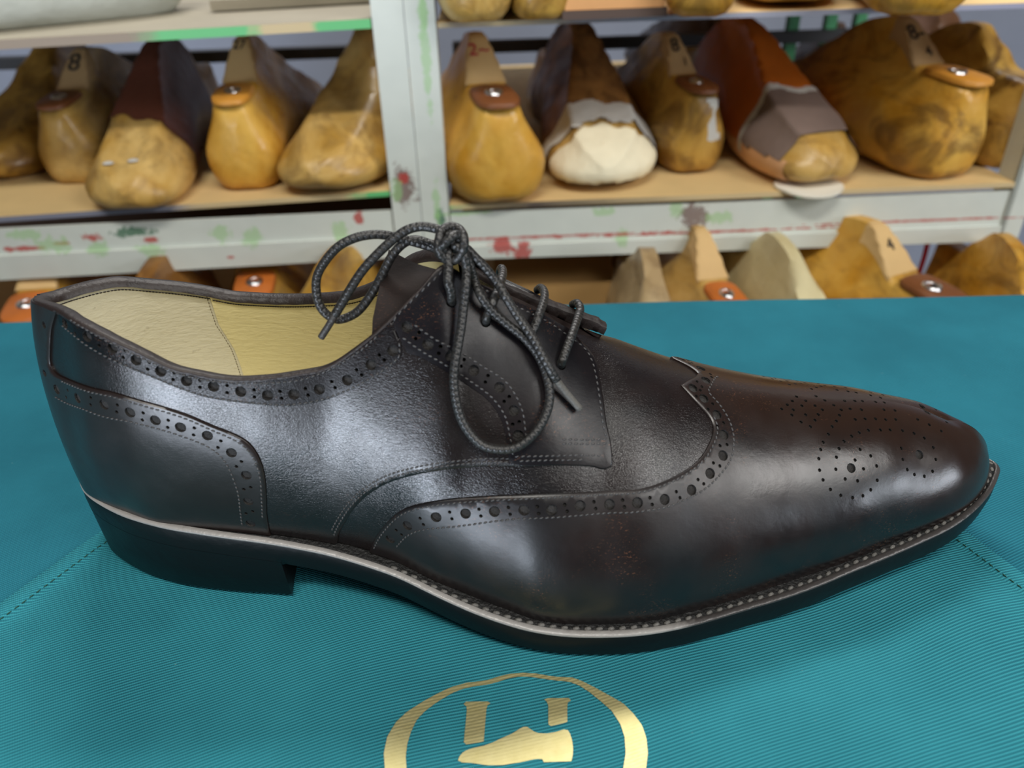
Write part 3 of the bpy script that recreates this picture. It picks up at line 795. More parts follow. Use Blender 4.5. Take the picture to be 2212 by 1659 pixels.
lace('lace', [(905,185,.1965),(850,150,.1975),(800,105,.1990),(750,88,.2000),(680,82,.2005),(600,105,.2000),(520,162,.1990),(430,245,.1975),(340,345,.1960),(270,450,.1945),(220,535,.1935),(175,610,.1925)])
tube('lace_tip', spline([lpt(*p) for p in [(178,605,.1925),(140,670,.192),(92,745,.1915)]], .001), .0010, M_AGLET, SHOE, K=10)
lace('lace', [(890,215,.2000),(830,225,.2030),(780,215,.2050),(720,195,.2055),(640,172,.2055),(560,150,.2050),(480,133,.2040),(400,130,.2030),(300,148,.2020),(200,198,.2010),(120,285,.2000),(72,370,.1990),(63,450,.1980),(80,540,.1970),(120,600,.1965),(180,635,.1965),(240,628,.1970),(310,590,.1980),(370,520,.1995),(420,440,.2010),(470,345,.2030),(520,250,.2045),(590,180,.2055),(660,160,.2060),(760,190,.2055),(850,215,.2030)])
lace('lace', [(885,190,.1955),(925,215,.1945),(952,270,.1940),(962,340,.1935),(958,430,.0040),(945,550,.0030),(930,680,.0026),(910,800,.0024),(892,900,.0022),(885,1000,.0020),(898,1120,.0019),(930,1230,.0018),(985,1320,.0018),(1060,1388,.0018),(1150,1412,.0018),(1250,1403,.0018),(1340,1345,.0018),(1408,1260,.0018),(1450,1160,.0020),(1458,1060,.0022),(1430,940,.0023),(1380,835,.0024),(1300,740,.0026),(1200,660,.0028),(1110,580,.0032),(1050,500,.0038),(1012,410,.1945),(985,320,.1950),(955,250,.1955),(920,200,.1960)])
lace('lace', [(900,200,.1970),(950,205,.1968),(1010,262,.1965),(1080,335,.1962),(1140,410,.1958),(1195,500,.0050),(1250,590,.0046),(1310,675,.0048),(1370,765,.0052),(1420,860,.0052),(1458,930,.0050),(1500,1000,.0034)])
tube('lace_tip', spline([lpt(*p) for p in [(1495,995,.0036),(1560,1078,.0024),(1640,1172,.0018)]], .001), .0010, simple('dry_lace_tip', (.085, .08, .07), .6, bump=(900, .0004), var=.3, vscale=300), SHOE, K=10)
lace('lace', [(870,205,.1970),(850,250,.1945),(855,310,.1930),(862,400,.0026),(868,470,.0018),(872,520,.0002),(873,545,-.0030)])
lace('lace', [(1075,655,-.0030),(1078,640,.0004),(1100,580,.0018),(1125,520,.0022),(1150,455,.2000),(1172,390,.2060),(1178,352,.2105),(1170,330,.2135),(1160,350,.2165)])
lace('lace', [(1305,765,-.0030),(1330,745,.0004),(1365,690,.0016),(1395,610,.0022),(1425,520,.2030),(1425,470,.2080),(1405,447,.2120),(1385,460,.2150)])
lace('lace', [(1524,915,-.0030),(1530,895,.0006),(1560,810,.0018),(1598,710,.0026),(1630,615,.2060),(1640,570,.2090),(1622,538,.2125),(1595,548,.2150)])
# knot: two short turns round the strands
P = []
c = np.array(at_y(*c6(868, 190), .1965))
for k in range(60):
    a = 2 * math.pi * k / 59 * 1.55 + .6
    P.append(c + CR * (.0034 * math.cos(a) + .0006 * k / 59) + CU * (.0042 * math.sin(a) + .0028 * (k / 59 - .5)) - CF * (.0012 + .0012 * math.cos(2 * a)))
tube('lace_knot', P, LR, M_LACE, SHOE, K=14)
P = spline([at_y(*c6(X, Y), y) for X, Y, y in [(942,175,.2000),(932,145,.1970),(900,130,.1950),(862,152,.1938),(825,188,.1934),(797,218,.1945),(800,246,.1970),(835,250,.2000)]], .0006)
tube('lace_knot', P, LR, M_LACE, SHOE, K=14)
# ---------------------------------------------------------------- table, cloth, apron
def cloth_mat(name, rot, base, dark):
    t = NT(name)
    xyz = t.sep()
    w1 = t.noise(3.2, 2, .5); w2 = t.noise(9, 2, .5)
    ang = math.radians(rot)
    q = t.math('ADD', t.math('MULTIPLY', xyz[0], -math.sin(ang)), t.math('MULTIPLY', xyz[1], math.cos(ang)))
    p = t.math('ADD', t.math('MULTIPLY', xyz[0], math.cos(ang)), t.math('MULTIPLY', xyz[1], math.sin(ang)))
    q = t.math('ADD', q, t.math('MULTIPLY', w1, .055)); q = t.math('ADD', q, t.math('MULTIPLY', w2, .006))
    rib = t.math('SINE', t.math('MULTIPLY', q, 2 * math.pi / .00098))
    thr = t.math('SINE', t.math('ADD', t.math('MULTIPLY', p, 2 * math.pi / .0006), t.math('MULTIPLY', t.math('FLOOR', t.math('MULTIPLY', q, 1 / .00098)), 2.1)))
    h = t.math('ADD', t.math('MULTIPLY', rib, .5), t.math('MULTIPLY', thr, .16))
    f = t.rng(h, -.75, .8)
    c = t.mix(f, dark, base)
    c = t.mix(t.math('MULTIPLY', t.ramp(t.noise(16, 4, .6), [(.35, 0.0), (.75, 1.0)]), .30), c, tuple(v * 1.5 for v in base))
    lint = t.ramp(t.noise(700, 3, .6), [(.735, 0.0), (.75, 1.0)])
    c = t.mix(t.math('MULTIPLY', lint, .45), c, (.25, .42, .40))
    t.set(Base_Color=c, Roughness=.85); t.b.inputs['Specular IOR Level'].default_value = .12
    t.set(Normal=t.bump(h, .00030, .8)); return t.m
M_APRON = cloth_mat('teal_twill', 17, srgb(56, 144, 156), srgb(24, 88, 103))
M_CLOTH = cloth_mat('teal_twill_under', 24, srgb(42, 118, 134), srgb(22, 84, 102))
YB = .4020
def drape(x, y):
    return .0007 * math.sin(14 * x + 9 * y) + .0005 * math.sin(31 * y - 12 * x)
# cloth: top, rounded back edge, hanging back
vs = []; prof = [(.015, -d) for d in (.09, .06, .03, .010)] + [(.018, -.003)] + [(y, 0.0) for y in np.linspace(.025, YB - .012, 40)] + [(YB - .012 + .012 * math.sin(a), -.012 + .012 * math.cos(a)) for a in np.linspace(.2, math.pi / 2, 7)] + [(YB, -.012 - d) for d in np.linspace(.01, .22, 10)]
xs = np.linspace(-.62, .62, 90)
for x in xs:
    for y, z in prof:
        k = .0006 * math.sin(x * 19) + .0009 * math.sin(x * 7 + 1)
        vs.append((x, y + (k * 2 if y > .3 else 0), z - .0040 + (.0008 * math.sin(9 * x + 2) * math.sin(11 * y) if y < .36 else 0)))
CLOTH = mesh('table_cloth', vs, grid_faces(len(xs), len(prof)), M_CLOTH)
tag(CLOTH, 'plain teal twill cloth covering the work table under the apron', 'cloth')
# apron bib lying on it
A = [(-.1375, .2330), (-.1550, .2070), (-.1698, .1789), (-.205, .115), (-.25, .032), (.245, .032), (.193, .118), (.1660, .1787), (.1587, .1988), (.1450, .2330)]
AO = (0, .1, 0)
APRON = empty('apron', AO, 'teal twill apron bib with gold foil emblem, spread flat under the shoe', 'apron')
def apron_z(x, y):
    z = -.0013 + .0002 * math.sin(40 * x + 13 * y)
    z += .0022 * math.exp(-((x - .145) / .022) ** 2 - ((y - .160) / .025) ** 2)     # pucker by the right hem
    return z
def dist_edges(x, y):
    d = 9
    for i in range(len(A)):
        (x0, y0), (x1, y1) = A[i], A[(i + 1) % len(A)]
        t = max(0, min(1, ((x - x0) * (x1 - x0) + (y - y0) * (y1 - y0)) / ((x1 - x0) ** 2 + (y1 - y0) ** 2))); d = min(d, math.hypot(x - x0 - t * (x1 - x0), y - y0 - t * (y1 - y0)))
    return d
AA = np.array(A)
L = resample(np.vstack([AA, AA[:1]]), .004)[:-1]
ins = []
tn = np.roll(L, -1, axis=0) - np.roll(L, 1, axis=0); tn /= np.linalg.norm(tn, axis=1)[:, None]
area2 = np.sum(L[:, 0] * np.roll(L[:, 1], -1) - np.roll(L[:, 0], -1) * L[:, 1])
nm = np.stack([-tn[:, 1], tn[:, 0]], 1) * (1 if area2 > 0 else -1)
rings_ = [L, L + nm * .0009, L + nm * .0065, L + nm * .0085]
G = np.array([(x, y) for x in np.arange(-.33, .33, .0045) for y in np.arange(.02, .235, .0045)])
G = G[inpoly(G, L)]; G = np.array([g for g in G if dist_edges(*g) > .0105])
pts = np.vstack(rings_ + [G]); ed = [(k * len(L) + i, k * len(L) + (i + 1) % len(L)) for k in range(4) for i in range(len(L))]
ov, oe, of, orv, _, _ = delaunay_2d_cdt([Vector(p * 100) for p in pts], ed, [], 0, 1e-5)
OV = np.array([list(v) for v in ov]) / 100; tri = np.array(of); tri = tri[inpoly(OV[tri].mean(axis=1), L)]
vs = []
for x, y in OV:
    d = dist_edges(x, y); hem = .0013 * (1 if d < .0067 else max(0, 1 - (d - .0067) / .002)); edge = -.0011 if d < .0003 else 0
    vs.append((x, y, apron_z(x, y) + hem + edge))
b = MB(); b.add(vs, [tuple(map(int, f)) for f in tri])
lut = {}
for i, s in enumerate(orv):
    for q in s: lut[q] = i
k = len(b.v); n = len(L); b.v += [(p[0], p[1], -.0027) for p in L]
b.f += [(lut[i], lut[(i + 1) % n], k + (i + 1) % n, k + i) for i in range(n)]
b.build('fabric', M_APRON, APRON, sharp=1.3, weld=1e-7)
sb = MB(); Ls = resample(np.vstack([L + nm * .0072]), .0026)
for p, q in zip(Ls[:-1], Ls[1:]):
    if p[1] < .05: continue
    c = (p + q) / 2; d = np.array([*(q - p), 0]); sb.bead(np.array([c[0], c[1], apron_z(*c) + .0011]), d, np.array([0, 0, 1.0]), .0019, .00018)
sb.build('hem_stitching', simple('green_thread', srgb(22, 74, 58), .7), APRON)
# gold foil emblem
def gold():
    t = NT('gold_foil'); xyz = t.sep()
    ang = math.radians(17); q = t.math('ADD', t.math('MULTIPLY', xyz[0], -math.sin(ang)), t.math('MULTIPLY', xyz[1], math.cos(ang)))
    q = t.math('ADD', q, t.math('MULTIPLY', t.noise(3.2, 2, .5), .055))
    rib = t.math('SINE', t.math('MULTIPLY', q, 2 * math.pi / .00098))
    n = t.noise(900, 3, .6)
    t.set(Base_Color=t.mix(t.noise(300, 3), (.62, .54, .24), (.74, .67, .36)), Metallic=.9, Roughness=.52)
    nb = t.bump(rib, .00002, .8); t.set(Normal=t.bump(n, .00012, .8, nb)); return t.m
M_GOLD = gold()
ce_ = lambda X, Y: (780 + X / 3.16, 1400 + Y / 3.16)
def gpt(X, Y): p = at_z(*ce_(X, Y), 0.0); return (p[0], p[1])
OUT = [(160,818),(152,700),(175,590),(235,490),(310,420),(420,350),(520,295),(620,250),(720,222),(780,216),(860,205),(930,182),(1010,162),(1100,154),(1200,160),(1290,176),(1360,183),(1440,185),(1510,210),(1600,255),(1700,310),(1790,360),(1860,430),(1920,510),(1950,600),(1960,700),(1945,818)]
INN = [(1790,818),(1808,700),(1800,590),(1770,500),(1710,410),(1640,350),(1560,285),(1490,240),(1420,214),(1340,208),(1250,196),(1150,182),(1080,180),(1000,194),(930,218),(860,236),(780,246),(700,262),(620,292),(520,352),(440,410),(380,470),(340,550),(312,640),(302,720),(308,818)]
low = lambda L, k: [tuple(gpt(*p)) for p in L]
out = [gpt(*p) for p in OUT]; inn = [gpt(*p) for p in INN]
cy = out[0][1]
def loop_close(P, cyy):  # the ring goes on below the frame: mirrored about its widest line
    return P + [(x, 2 * cyy - y) for x, y in P[::-1][1:-1]]
outer = loop_close(out, cy - .012); inner = loop_close(inn, cy - .012)
def foil(polys, name, hole=None):
    b = MB()
    for P in polys:
        P = resample(np.vstack([P, P[:1]]), .0012)[:-1]; loops = [P]
        ed = [(i, (i + 1) % len(P)) for i in range(len(P))]; pts = P
        if hole is not None:
            Hh = resample(np.vstack([hole, hole[:1]]), .0012)[:-1]; ed += [(len(P) + i, len(P) + (i + 1) % len(Hh)) for i in range(len(Hh))]; pts = np.vstack([P, Hh])
        g = np.array([(x, y) for x in np.arange(P[:, 0].min(), P[:, 0].max(), .002) for y in np.arange(P[:, 1].min(), P[:, 1].max(), .002)])
        if len(g): g = g[inpoly(g, P)]
        if hole is not None and len(g): g = g[~inpoly(g, Hh)]
        if len(g): g = g[np.array([np.min(np.hypot(*(pts - q).T)) > .0007 for q in g])]
        if len(g): pts = np.vstack([pts, g])
        ov, oe, of, _, _, _ = delaunay_2d_cdt([Vector(p * 100) for p in pts], ed, [], 0, 1e-6)
        OV = np.array([list(v) for v in ov]) / 100; tri = np.array(of); cen = OV[tri].mean(axis=1); ok = inpoly(cen, P)
        if hole is not None: ok &= ~inpoly(cen, Hh)
        top = [(x, y, apron_z(x, y) + .00022) for x, y in OV]
        b.add(top, [tuple(map(int, f)) for f in tri[ok]])
    return b.build(name, M_GOLD, APRON, smooth=False)
foil([np.array(outer)], 'emblem_ring', np.array(inner))
PIL1 = [(715,352),(868,350),(884,358),(880,370),(862,378),(855,395),(836,625),(704,645),(700,632),(722,395),(718,382),(698,372),(697,360)]
PIL2 = [(1250,336),(1262,328),(1420,326),(1435,334),(1432,346),(1412,352),(1408,370),(1408,492),(1282,522),(1278,500),(1278,370),(1268,352),(1250,345)]
SHO = [(660,752),(672,722),(700,690),(760,668),(835,652),(900,630),(960,600),(1030,570),(1085,535),(1110,522),(1140,524),(1165,548),(1200,565),(1260,570),(1330,558),(1390,538),(1412,545),(1432,580),(1446,640),(1448,700),(1440,735),(1444,758),(1238,765),(1236,740),(1180,745),(1090,765),(960,785),(860,786),(760,770),(680,765)]
LOW1 = [(697,806),(826,812),(822,1010),(700,1010)]; LOW2 = [(1282,812),(1415,808),(1420,1010),(1285,1010)]
for P, nme in ((PIL1, 'emblem_pillar'), (PIL2, 'emblem_pillar'), (SHO, 'emblem_shoe'), (LOW1, 'emblem_pillar'), (LOW2, 'emblem_pillar')): foil([np.array([gpt(*p) for p in P])], nme)
# the table itself
TB = empty('work_table', (0, .09, -.7548), 'plain wooden work table hidden under the teal cloth', 'table')
M_TABLE = simple('table_wood', (.30, .19, .10), .6, bump=(60, .001), var=.3, vscale=20)
b = MB(); b.box((-.60, .020, -.034), (.60, YB - .012, -.0066)); b.build('tabletop', M_TABLE, TB, smooth=False)
for x in (-.55, .50):
    for y in (.03, .30): b = MB(); b.box((x, y, -.7548), (x + .05, y + .05, -.034)); b.build('leg', M_TABLE, TB, smooth=False)
# ---------------------------------------------------------------- room
def setting(name, b, mat): o = b.build(name, mat, smooth=False); o['kind'] = 'structure'; return o
M_WALL = simple('pale_wall', (.27, .30, .38), .9, var=.12, vscale=6)
b = MB(); b.box((-2.2, 1.90, -.80), (2.2, 1.96, 2.4)); setting('wall_back', b, M_WALL)
b = MB(); b.box((-2.2, -2.4, -.80), (2.2, 1.96, -.755)); setting('floor', b, simple('floor_tiles', (.20, .17, .14), .7, var=.2, vscale=8))
# ---------------------------------------------------------------- shelving
def at_front(px, py): return at_y(px, py, .6, .038)
GRN, RED, BRO, DGR = srgb(158, 200, 138), srgb(182, 62, 54), srgb(120, 96, 90), srgb(60, 110, 80)
CHIPS = [(20,537,9,6,RED),(70,535,34,5,RED),(130,525,20,4,RED),(200,513,15,9,RED),(325,518,17,6,RED),(500,553,9,3,RED),(775,472,8,12,RED),(110,528,34,16,GRN),(60,505,30,10,GRN),(215,535,22,14,GRN),(325,540,30,13,GRN),
 (480,505,22,16,GRN),(545,512,16,18,GRN),(738,502,18,22,GRN),(290,500,36,9,DGR),(872,405,20,34,BRO),(872,385,10,9,RED),(856,410,10,22,GRN),(952,470,9,20,DGR),(944,440,7,40,GRN),(918,90,7,110,GRN),(915,20,6,40,GRN),
 (1310,458,26,9,GRN),(1498,468,30,24,BRO),(1462,452,12,18,GRN),(1555,468,26,13,GRN),(1085,532,24,15,RED),(1128,540,17,17,RED),(1150,565,200,5,GRN),(1345,515,12,18,GRN),(1180,512,240,2.5,RED),(1560,500,260,2.5,RED),(2000,475,240,2.2,RED),(1290,555,10,4,RED),(1410,550,14,3,RED),
 (1000,462,60,5,GRN),(1700,540,300,3,GRN),(2130,590,6,40,RED)]
def paint(name, pick):
    t = NT(name); c = t.mix(t.noise(14, 3, .6), srgb(196, 202, 196), srgb(220, 224, 216)); xyz = t.sep()
    w1 = t.math('MULTIPLY', t.math('SUBTRACT', t.noise(90, 4, .7), .5), 2.6); w2 = t.math('MULTIPLY', t.math('SUBTRACT', t.noise(240, 3, .6), .5), 2.0)
    wob = t.math('ADD', w1, w2)
    for px, py, rx, ry, col in CHIPS:
        p = at_front(px, py)
        if not pick(px, py): continue
        k = .6 / FPX * 1.08
        dx = t.math('DIVIDE', t.math('SUBTRACT', xyz[0], float(p[0])), rx * k); dz = t.math('DIVIDE', t.math('SUBTRACT', xyz[2], float(p[2])), ry * k)
        d = t.math('SQRT', t.math('ADD', t.math('MULTIPLY', dx, dx), t.math('MULTIPLY', dz, dz)))
        c = t.mix(t.math('MULTIPLY', t.rng(t.math('ADD', d, wob), 1.25, .80), .85 if col is not GRN else .6), c, col)
    t.set(Base_Color=c, Roughness=.5, Normal=t.bump(t.noise(60, 3), .0006)); return t.m
M_PAINT = paint('grey_paint_right_bay', lambda x, y: x > 905); M_PAINT_W = paint('grey_paint_left_bay', lambda x, y: x < 905)
M_GREEN = simple('green_paint', srgb(70, 150, 100), .5, var=.3, vscale=60)
M_BOARD = simple('tan_hardboard', srgb(222, 192, 136), .7, bump=(300, .0004), var=.12, vscale=30)
M_BOARD_G = simple('greyed_hardboard', srgb(158, 150, 132), .7, bump=(200, .0004), var=.15, vscale=22)
M_SHADE_PANEL = simple('shade_panel_brown', srgb(74, 54, 40), .8, var=.3, vscale=12)
M_DARKRAIL = simple('dark_rail', (.03, .03, .035), .6)
def edge_mat(name, stops):
    """board edge whose colour changes along its length: (pixel column, colour)"""
    t = NT(name); x = t.sep()[0]; X = [(float(at_front(px, 80 if 'upper' in name else 440)[0]), c) for px, c in stops]
    x0, x1 = X[0][0] - .05, X[-1][0] + .05
    f = t.math('DIVIDE', t.math('SUBTRACT', t.math('ADD', x, t.math('MULTIPLY', t.math('SUBTRACT', t.noise(60, 3), .5), .03)), x0), x1 - x0)
    t.set(Base_Color=t.ramp(f, [((a - x0) / (x1 - x0), c) for a, c in X]), Roughness=.5); return t.m
_BR, _GN, _TN, _BL = srgb(150, 132, 114), srgb(104, 190, 122), srgb(206, 184, 142), srgb(128, 130, 146)
M_EDGE_UL = edge_mat('edge_upper_left', [(-100, _BR), (280, _BR), (360, _GN), (540, _GN), (570, _TN), (670, _TN), (700, _GN), (800, _GN)])
M_EDGE_LL = edge_mat('edge_lower_left', [(-100, _BL), (360, _BL), (440, _TN), (760, _TN), (790, _GN), (845, _GN)])
M_EDGE_UR = edge_mat('edge_upper_right', [(940, _TN), (1000, _BR), (1080, _TN), (1250, srgb(150, 140, 140)), (1500, srgb(176, 180, 200)), (2212, srgb(150, 150, 172))])
M_EDGE_LR = edge_mat('edge_lower_right', [(950, _GN), (1010, _TN), (1150, srgb(90, 80, 74)), (1500, _TN), (2180, _TN)])
def rack(label, k, x0, x1, posts, rail, board, up, mats, depth):
    ang = math.atan(k); R = empty('shelf_rack', (.5 * (x0 + x1), .6 + k * .5 * (x0 + x1) + .19, -.755), label, 'shelf')
    def P(x, d, z): return (x - k * d, .6 + k * x + d, z)
    def slab(name, xa, xb, d0, d1, z0, z1, mat, z0b=None, z1b=None, parent=R):
        z0b = z0 if z0b is None else z0b; z1b = z1 if z1b is None else z1b
        n = 24; vs = []; fs = []
        for i in range(n + 1):
            t = i / n; x = xa + (xb - xa) * t; a = z0 + (z0b - z0) * t; c = z1 + (z1b - z1) * t
            vs += [P(x, d0, a), P(x, d1, a), P(x, d1, c), P(x, d0, c)]
            if i:
                q = 4 * i - 4
                for j in range(4): fs.append((q + j, q + (j + 1) % 4, q + 4 + (j + 1) % 4, q + 4 + j))
        fs += [(3, 2, 1, 0), (4*n, 4*n + 1, 4*n + 2, 4*n + 3)]
        o = mesh(name, vs, fs, mat, parent, smooth=False, sharp=.5)
        return o
    for (a, c, w) in posts:
        vs = MB()
        for (xa, xb, d0, d1) in w:
            vs.add([P(x, d, z) for x in (a + xa, a + xb) for d in (d0, d1) for z in (-.7548, .46)], [(0, 1, 3, 2), (4, 6, 7, 5), (0, 4, 5, 1), (2, 3, 7, 6), (0, 2, 6, 4), (1, 5, 7, 3)])
        vs.build('post', c, R, smooth=False)
    for dz in (0, .1295):
        if dz == 0:
            slab('rail', x0, x1, .0015, .0045, rail[1], rail[0], mats[0], rail[3], rail[2])
            slab('rail_lip', x0, x1, -.0012, .0045, rail[4], rail[1], mats[1], rail[5], rail[3])
    slab('rear_rail', x0, x1, .325, .340, .050, .062, M_DARKRAIL); slab('rear_rail', x0, x1, .325, .340, -.06, -.03, M_DARKRAIL)
    slab('shelf_board', x0, x1, .001, depth, board[0] - .004, board[0], M_BOARD, board[1] - .004, board[1])
    e = slab('board_edge', x0, x1, -.0006, .0009, board[0] - .0040, board[0] - .0003, board[2], board[1] - .0040, board[1] - .0003)
    slab('shelf_board', x0, x1, .001, depth, up[0] - up[2], up[0], up[3], up[1] - up[2], up[1])
    slab('board_edge', x0, x1, -.0006, .0009, up[0] - up[2], up[0] - .0002, up[4], up[1] - up[2], up[1] - .0002)
    slab('shelf_board', x0, x1, .004, .325, -.149, -.145, M_BOARD)
    slab('shade_panel', x0, x1, .342, .346, -.70, -.035, M_SHADE_PANEL)  # added dark sheet, standing for the shade behind the lower shelf
    return R, P
ANG = [(0, .0215, 0, .003), (.0185, .0215, .003, .024)]
RR, PR = rack('grey painted steel shelving of the right bay with chipped paint, full of shoe lasts', .03, -.046, .414,
    [(-.0685, M_PAINT, ANG), (.414, M_PAINT, [(0, .004, 0, .024), (0, .018, 0, .003)])],
    (-.0200, -.0480, -.0185, -.0480, -.0590, -.0615), (-.0125, -.0112, M_EDGE_LR), (.1205, .1215, .0035, M_BOARD, M_EDGE_UR), (M_PAINT, M_PAINT), .62)
LR_, PL = rack('grey painted steel shelving of the left bay, rail flecked red and green', .045, -.66, -.0925,
    [(-.0915, M_PAINT_W, [(0, .0225, 0, .003), (.0, .003, .003, .024)])],
    (-.0175, -.0400, -.0155, -.0365, -.0620, -.0545), (-.0135, .0012, M_EDGE_LL), (.1120, .1245, .0062, M_BOARD_G, M_EDGE_UL), (M_PAINT_W, M_PAINT_W), .325)
for x in (.335, .378, .412):
    b = MB(); b.add([PR(xx, d, z) for xx in (x, x + .012) for d in (.340, .352) for z in (-.7548, .46)], [(0, 1, 3, 2), (4, 6, 7, 5), (0, 4, 5, 1), (2, 3, 7, 6), (0, 2, 6, 4), (1, 5, 7, 3)])
    b.build('rear_post', M_GREEN, RR, smooth=False)
# ---------------------------------------------------------------- shoe lasts
def last_wood(name, a, c, stain=.4, seed=0.0, rough=.34):
    t = NT(name); v = t.mapping(t.obj(), (1, 1, 1), loc=(seed, seed * 1.7, seed * .3))
    col = t.mix(t.ramp(t.noise(22, 4, .6, v, .6), [(.35, 0.0), (.7, 1.0)]), a, c)
    st = t.ramp(t.noise(30, 5, .65, t.mapping(v, (.6, 1, 1)), 1.2), [(.47, 0.0), (.62, 1.0)])
    col = t.mix(t.math('MULTIPLY', st, min(.95, stain * 1.25)), col, srgb(82, 50, 24))
    sp_ = t.ramp(t.noise(150, 3, .6, v), [(.70, 0.0), (.73, 1.0)]); col = t.mix(t.math('MULTIPLY', sp_, .4), col, srgb(120, 84, 50))
    t.set(Base_Color=col, Roughness=t.rng(t.noise(50, 2, .5, v), .3, .7, rough - .06, rough + .14), Normal=t.bump(t.noise(70, 3, .5, v), .0010)); return t.m
AMB = (srgb(200, 142, 40), srgb(226, 180, 86)); HON = (srgb(186, 142, 62), srgb(220, 186, 118)); OCH = (srgb(160, 116, 42), srgb(210, 168, 82)); BRN = (srgb(116, 76, 36), srgb(168, 120, 60))
M_RAW = simple('raw_sawn_wood', srgb(214, 178, 122), .7, bump=(260, .0004), var=.1, vscale=40)
M_RAW_D = simple('dirty_sawn_wood', srgb(184, 150, 104), .75, bump=(260, .0004), var=.15, vscale=40)
M_PLATE = simple('brown_heel_plate', srgb(126, 74, 38), .5, bump=(150, .0006), var=.35, vscale=60)
M_PLATE_O = simple('orange_heel_plate', srgb(202, 112, 44), .5, bump=(150, .0006), var=.2, vscale=60)
M_PLATE_A = simple('amber_heel_plate', srgb(206, 142, 54), .45, bump=(150, .0006), var=.2, vscale=60)
M_STEEL = simple('steel_socket', (.62, .62, .64), .28, metal=1.0)
M_HOLLOW = simple('socket_hollow', (.012, .012, .012), .8)
M_INK = simple('marker_ink', (.02, .018, .02), .7); M_RED = simple('red_marker', srgb(184, 40, 60), .7)
M_LEATHER_B = simple('brown_leather_cover', srgb(104, 58, 44), .42, bump=(120, .0008), var=.25, vscale=40)
M_LEATHER_D = last_wood('mottled_brown_cover', srgb(98, 62, 34), srgb(170, 122, 66), .8, 2.0, .5)
M_LEATHER_O = simple('russet_leather_cover', srgb(198, 106, 34), .38, bump=(60, .001), var=.35, vscale=26)
M_CREAM = simple('cream_filler', srgb(236, 226, 196), .7, bump=(90, .0015), var=.1, vscale=60)
M_WHITE = simple('grey_white_plaster', srgb(208, 206, 200), .7, bump=(90, .0012), var=.12, vscale=60)
M_GREYL = simple('grey_leather_patch', srgb(124, 106, 98), .55, bump=(90, .0008), var=.22, vscale=34)
M_PINK = simple('tan_leather_piece', srgb(216, 166, 122), .6, var=.1, vscale=60)
LST = np.array([  # x, bottom z, top z, half width, half width of the top
 (.000,.020,.052,.003,.002),(.0012,.013,.060,.012,.008),(.004,.006,.067,.0205,.0130),(.011,.002,.0705,.0285,.0165),(.025,.000,.0725,.0328,.0178),(.042,.000,.0745,.0335,.0180),
 (.048,.001,.077,.0335,.0180),(.058,.002,.0870,.0333,.0165),(.070,.003,.0985,.0335,.0130),(.080,.004,.1055,.034,.0098),(.090,.005,.1070,.0345,.0085),(.105,.006,.1045,.0355,.0092),(.130,.005,.0945,.039,.0125),
 (.150,.002,.082,.043,.017),(.175,.000,.067,.0465,.023),(.200,.000,.0555,.0475,.026),(.230,.002,.0460,.0450,.025),(.250,.004,.0385,.0395,.022),(.262,.006,.0325,.031,.016),(.269,.009,.0265,.020,.010),(.273,.014,.020,.004,.002)])
_ls = pchip(LST[:, 0], LST[:, 1:])
def _lx(n): return np.unique(np.concatenate([[0, .0003, .0008, .0015, .0026], np.linspace(.004, .262, n), [.264, .266, .268, .270, .2715, .2724, .273]]))
LX, LXF = _lx(74), _lx(190)
LK, LKF = 32, 80
def last_pts(x, side=1.0, grow=0.0, LK=LK):
    x = np.atleast_1d(x); q = _ls(x); out = np.zeros((len(x), LK, 3))
    for i in range(len(x)):
        zb, zt, wm, wt = q[i]; h = zt - zb
        pts = [(0, zb), (.50*wm, zb), (.76*wm, zb + .055*h), (.93*wm, zb + .17*h), (wm, zb + .33*h), (.95*wm + .05*wt, zb + .48*h), (wm*.68 + wt*.32, zb + .62*h), (wm*.33 + wt*.67, zb + .77*h), (wm*.10 + wt*.90, zb + .89*h), (wt*1.02, zb + .965*h), (wt*.90, zt), (0, zt)]
        L = spline(np.array(pts), n=LK // 2 + 1)
        ring_ = np.vstack([L, (L * (-1, 1))[::-1][1:-1]])
        c = side * (.010 * math.sin(math.pi * min(1, x[i] / .2)) * .5 - .012 * max(0, (x[i] - .17) / .1) ** 1.5)
        m = np.array([0, (zb + zt) / 2]); d = ring_ - m; ln = np.linalg.norm(d, axis=1)[:, None] + 1e-9
        ring_ = ring_ + d / ln * grow
        out[i, :, 0] = x[i]; out[i, :, 1] = ring_[:, 0] + c; out[i, :, 2] = np.maximum(ring_[:, 1], 0.0003 if grow == 0 else .0002)
    return out
def last_shell(name, side, grow, mat, parent, x0=-1, x1=9, pred=None):
    X_, K_ = (LX, LK) if pred is None else (LXF, LKF)
    X = X_[(X_ >= x0 - .002) & (X_ <= x1 + .002)]; P = last_pts(X, side, grow, K_); n = len(X); P[:, :, 0] += grow * np.clip((X - .266) / .007, 0, 1)[:, None]; V = P.reshape(-1, 3); fs = []
    for i in range(n - 1):
        for k in range(K_):
            q = (i*K_ + k, (i+1)*K_ + k, (i+1)*K_ + (k+1) % K_, i*K_ + (k+1) % K_)
            if pred is None or pred((V[q[0]] + V[q[2]]) * .5, (k + .5) / K_): fs.append(q)
    if pred is None and x0 < 0 and x1 > 1: fs += [tuple(range(K_)), tuple((n-1)*K_ + k for k in range(K_))[::-1]]
    if pred is not None and x1 >= .273 and pred(P[-1].mean(axis=0), .5): fs.append(tuple((n-1)*K_ + k for k in range(K_))[::-1])
    used = sorted({i for f in fs for i in f}); mp = {v: i for i, v in enumerate(used)}
    return mesh(name, V[used], [tuple(mp[i] for i in f) for f in fs], mat, parent, True, False, sharp=1.0)
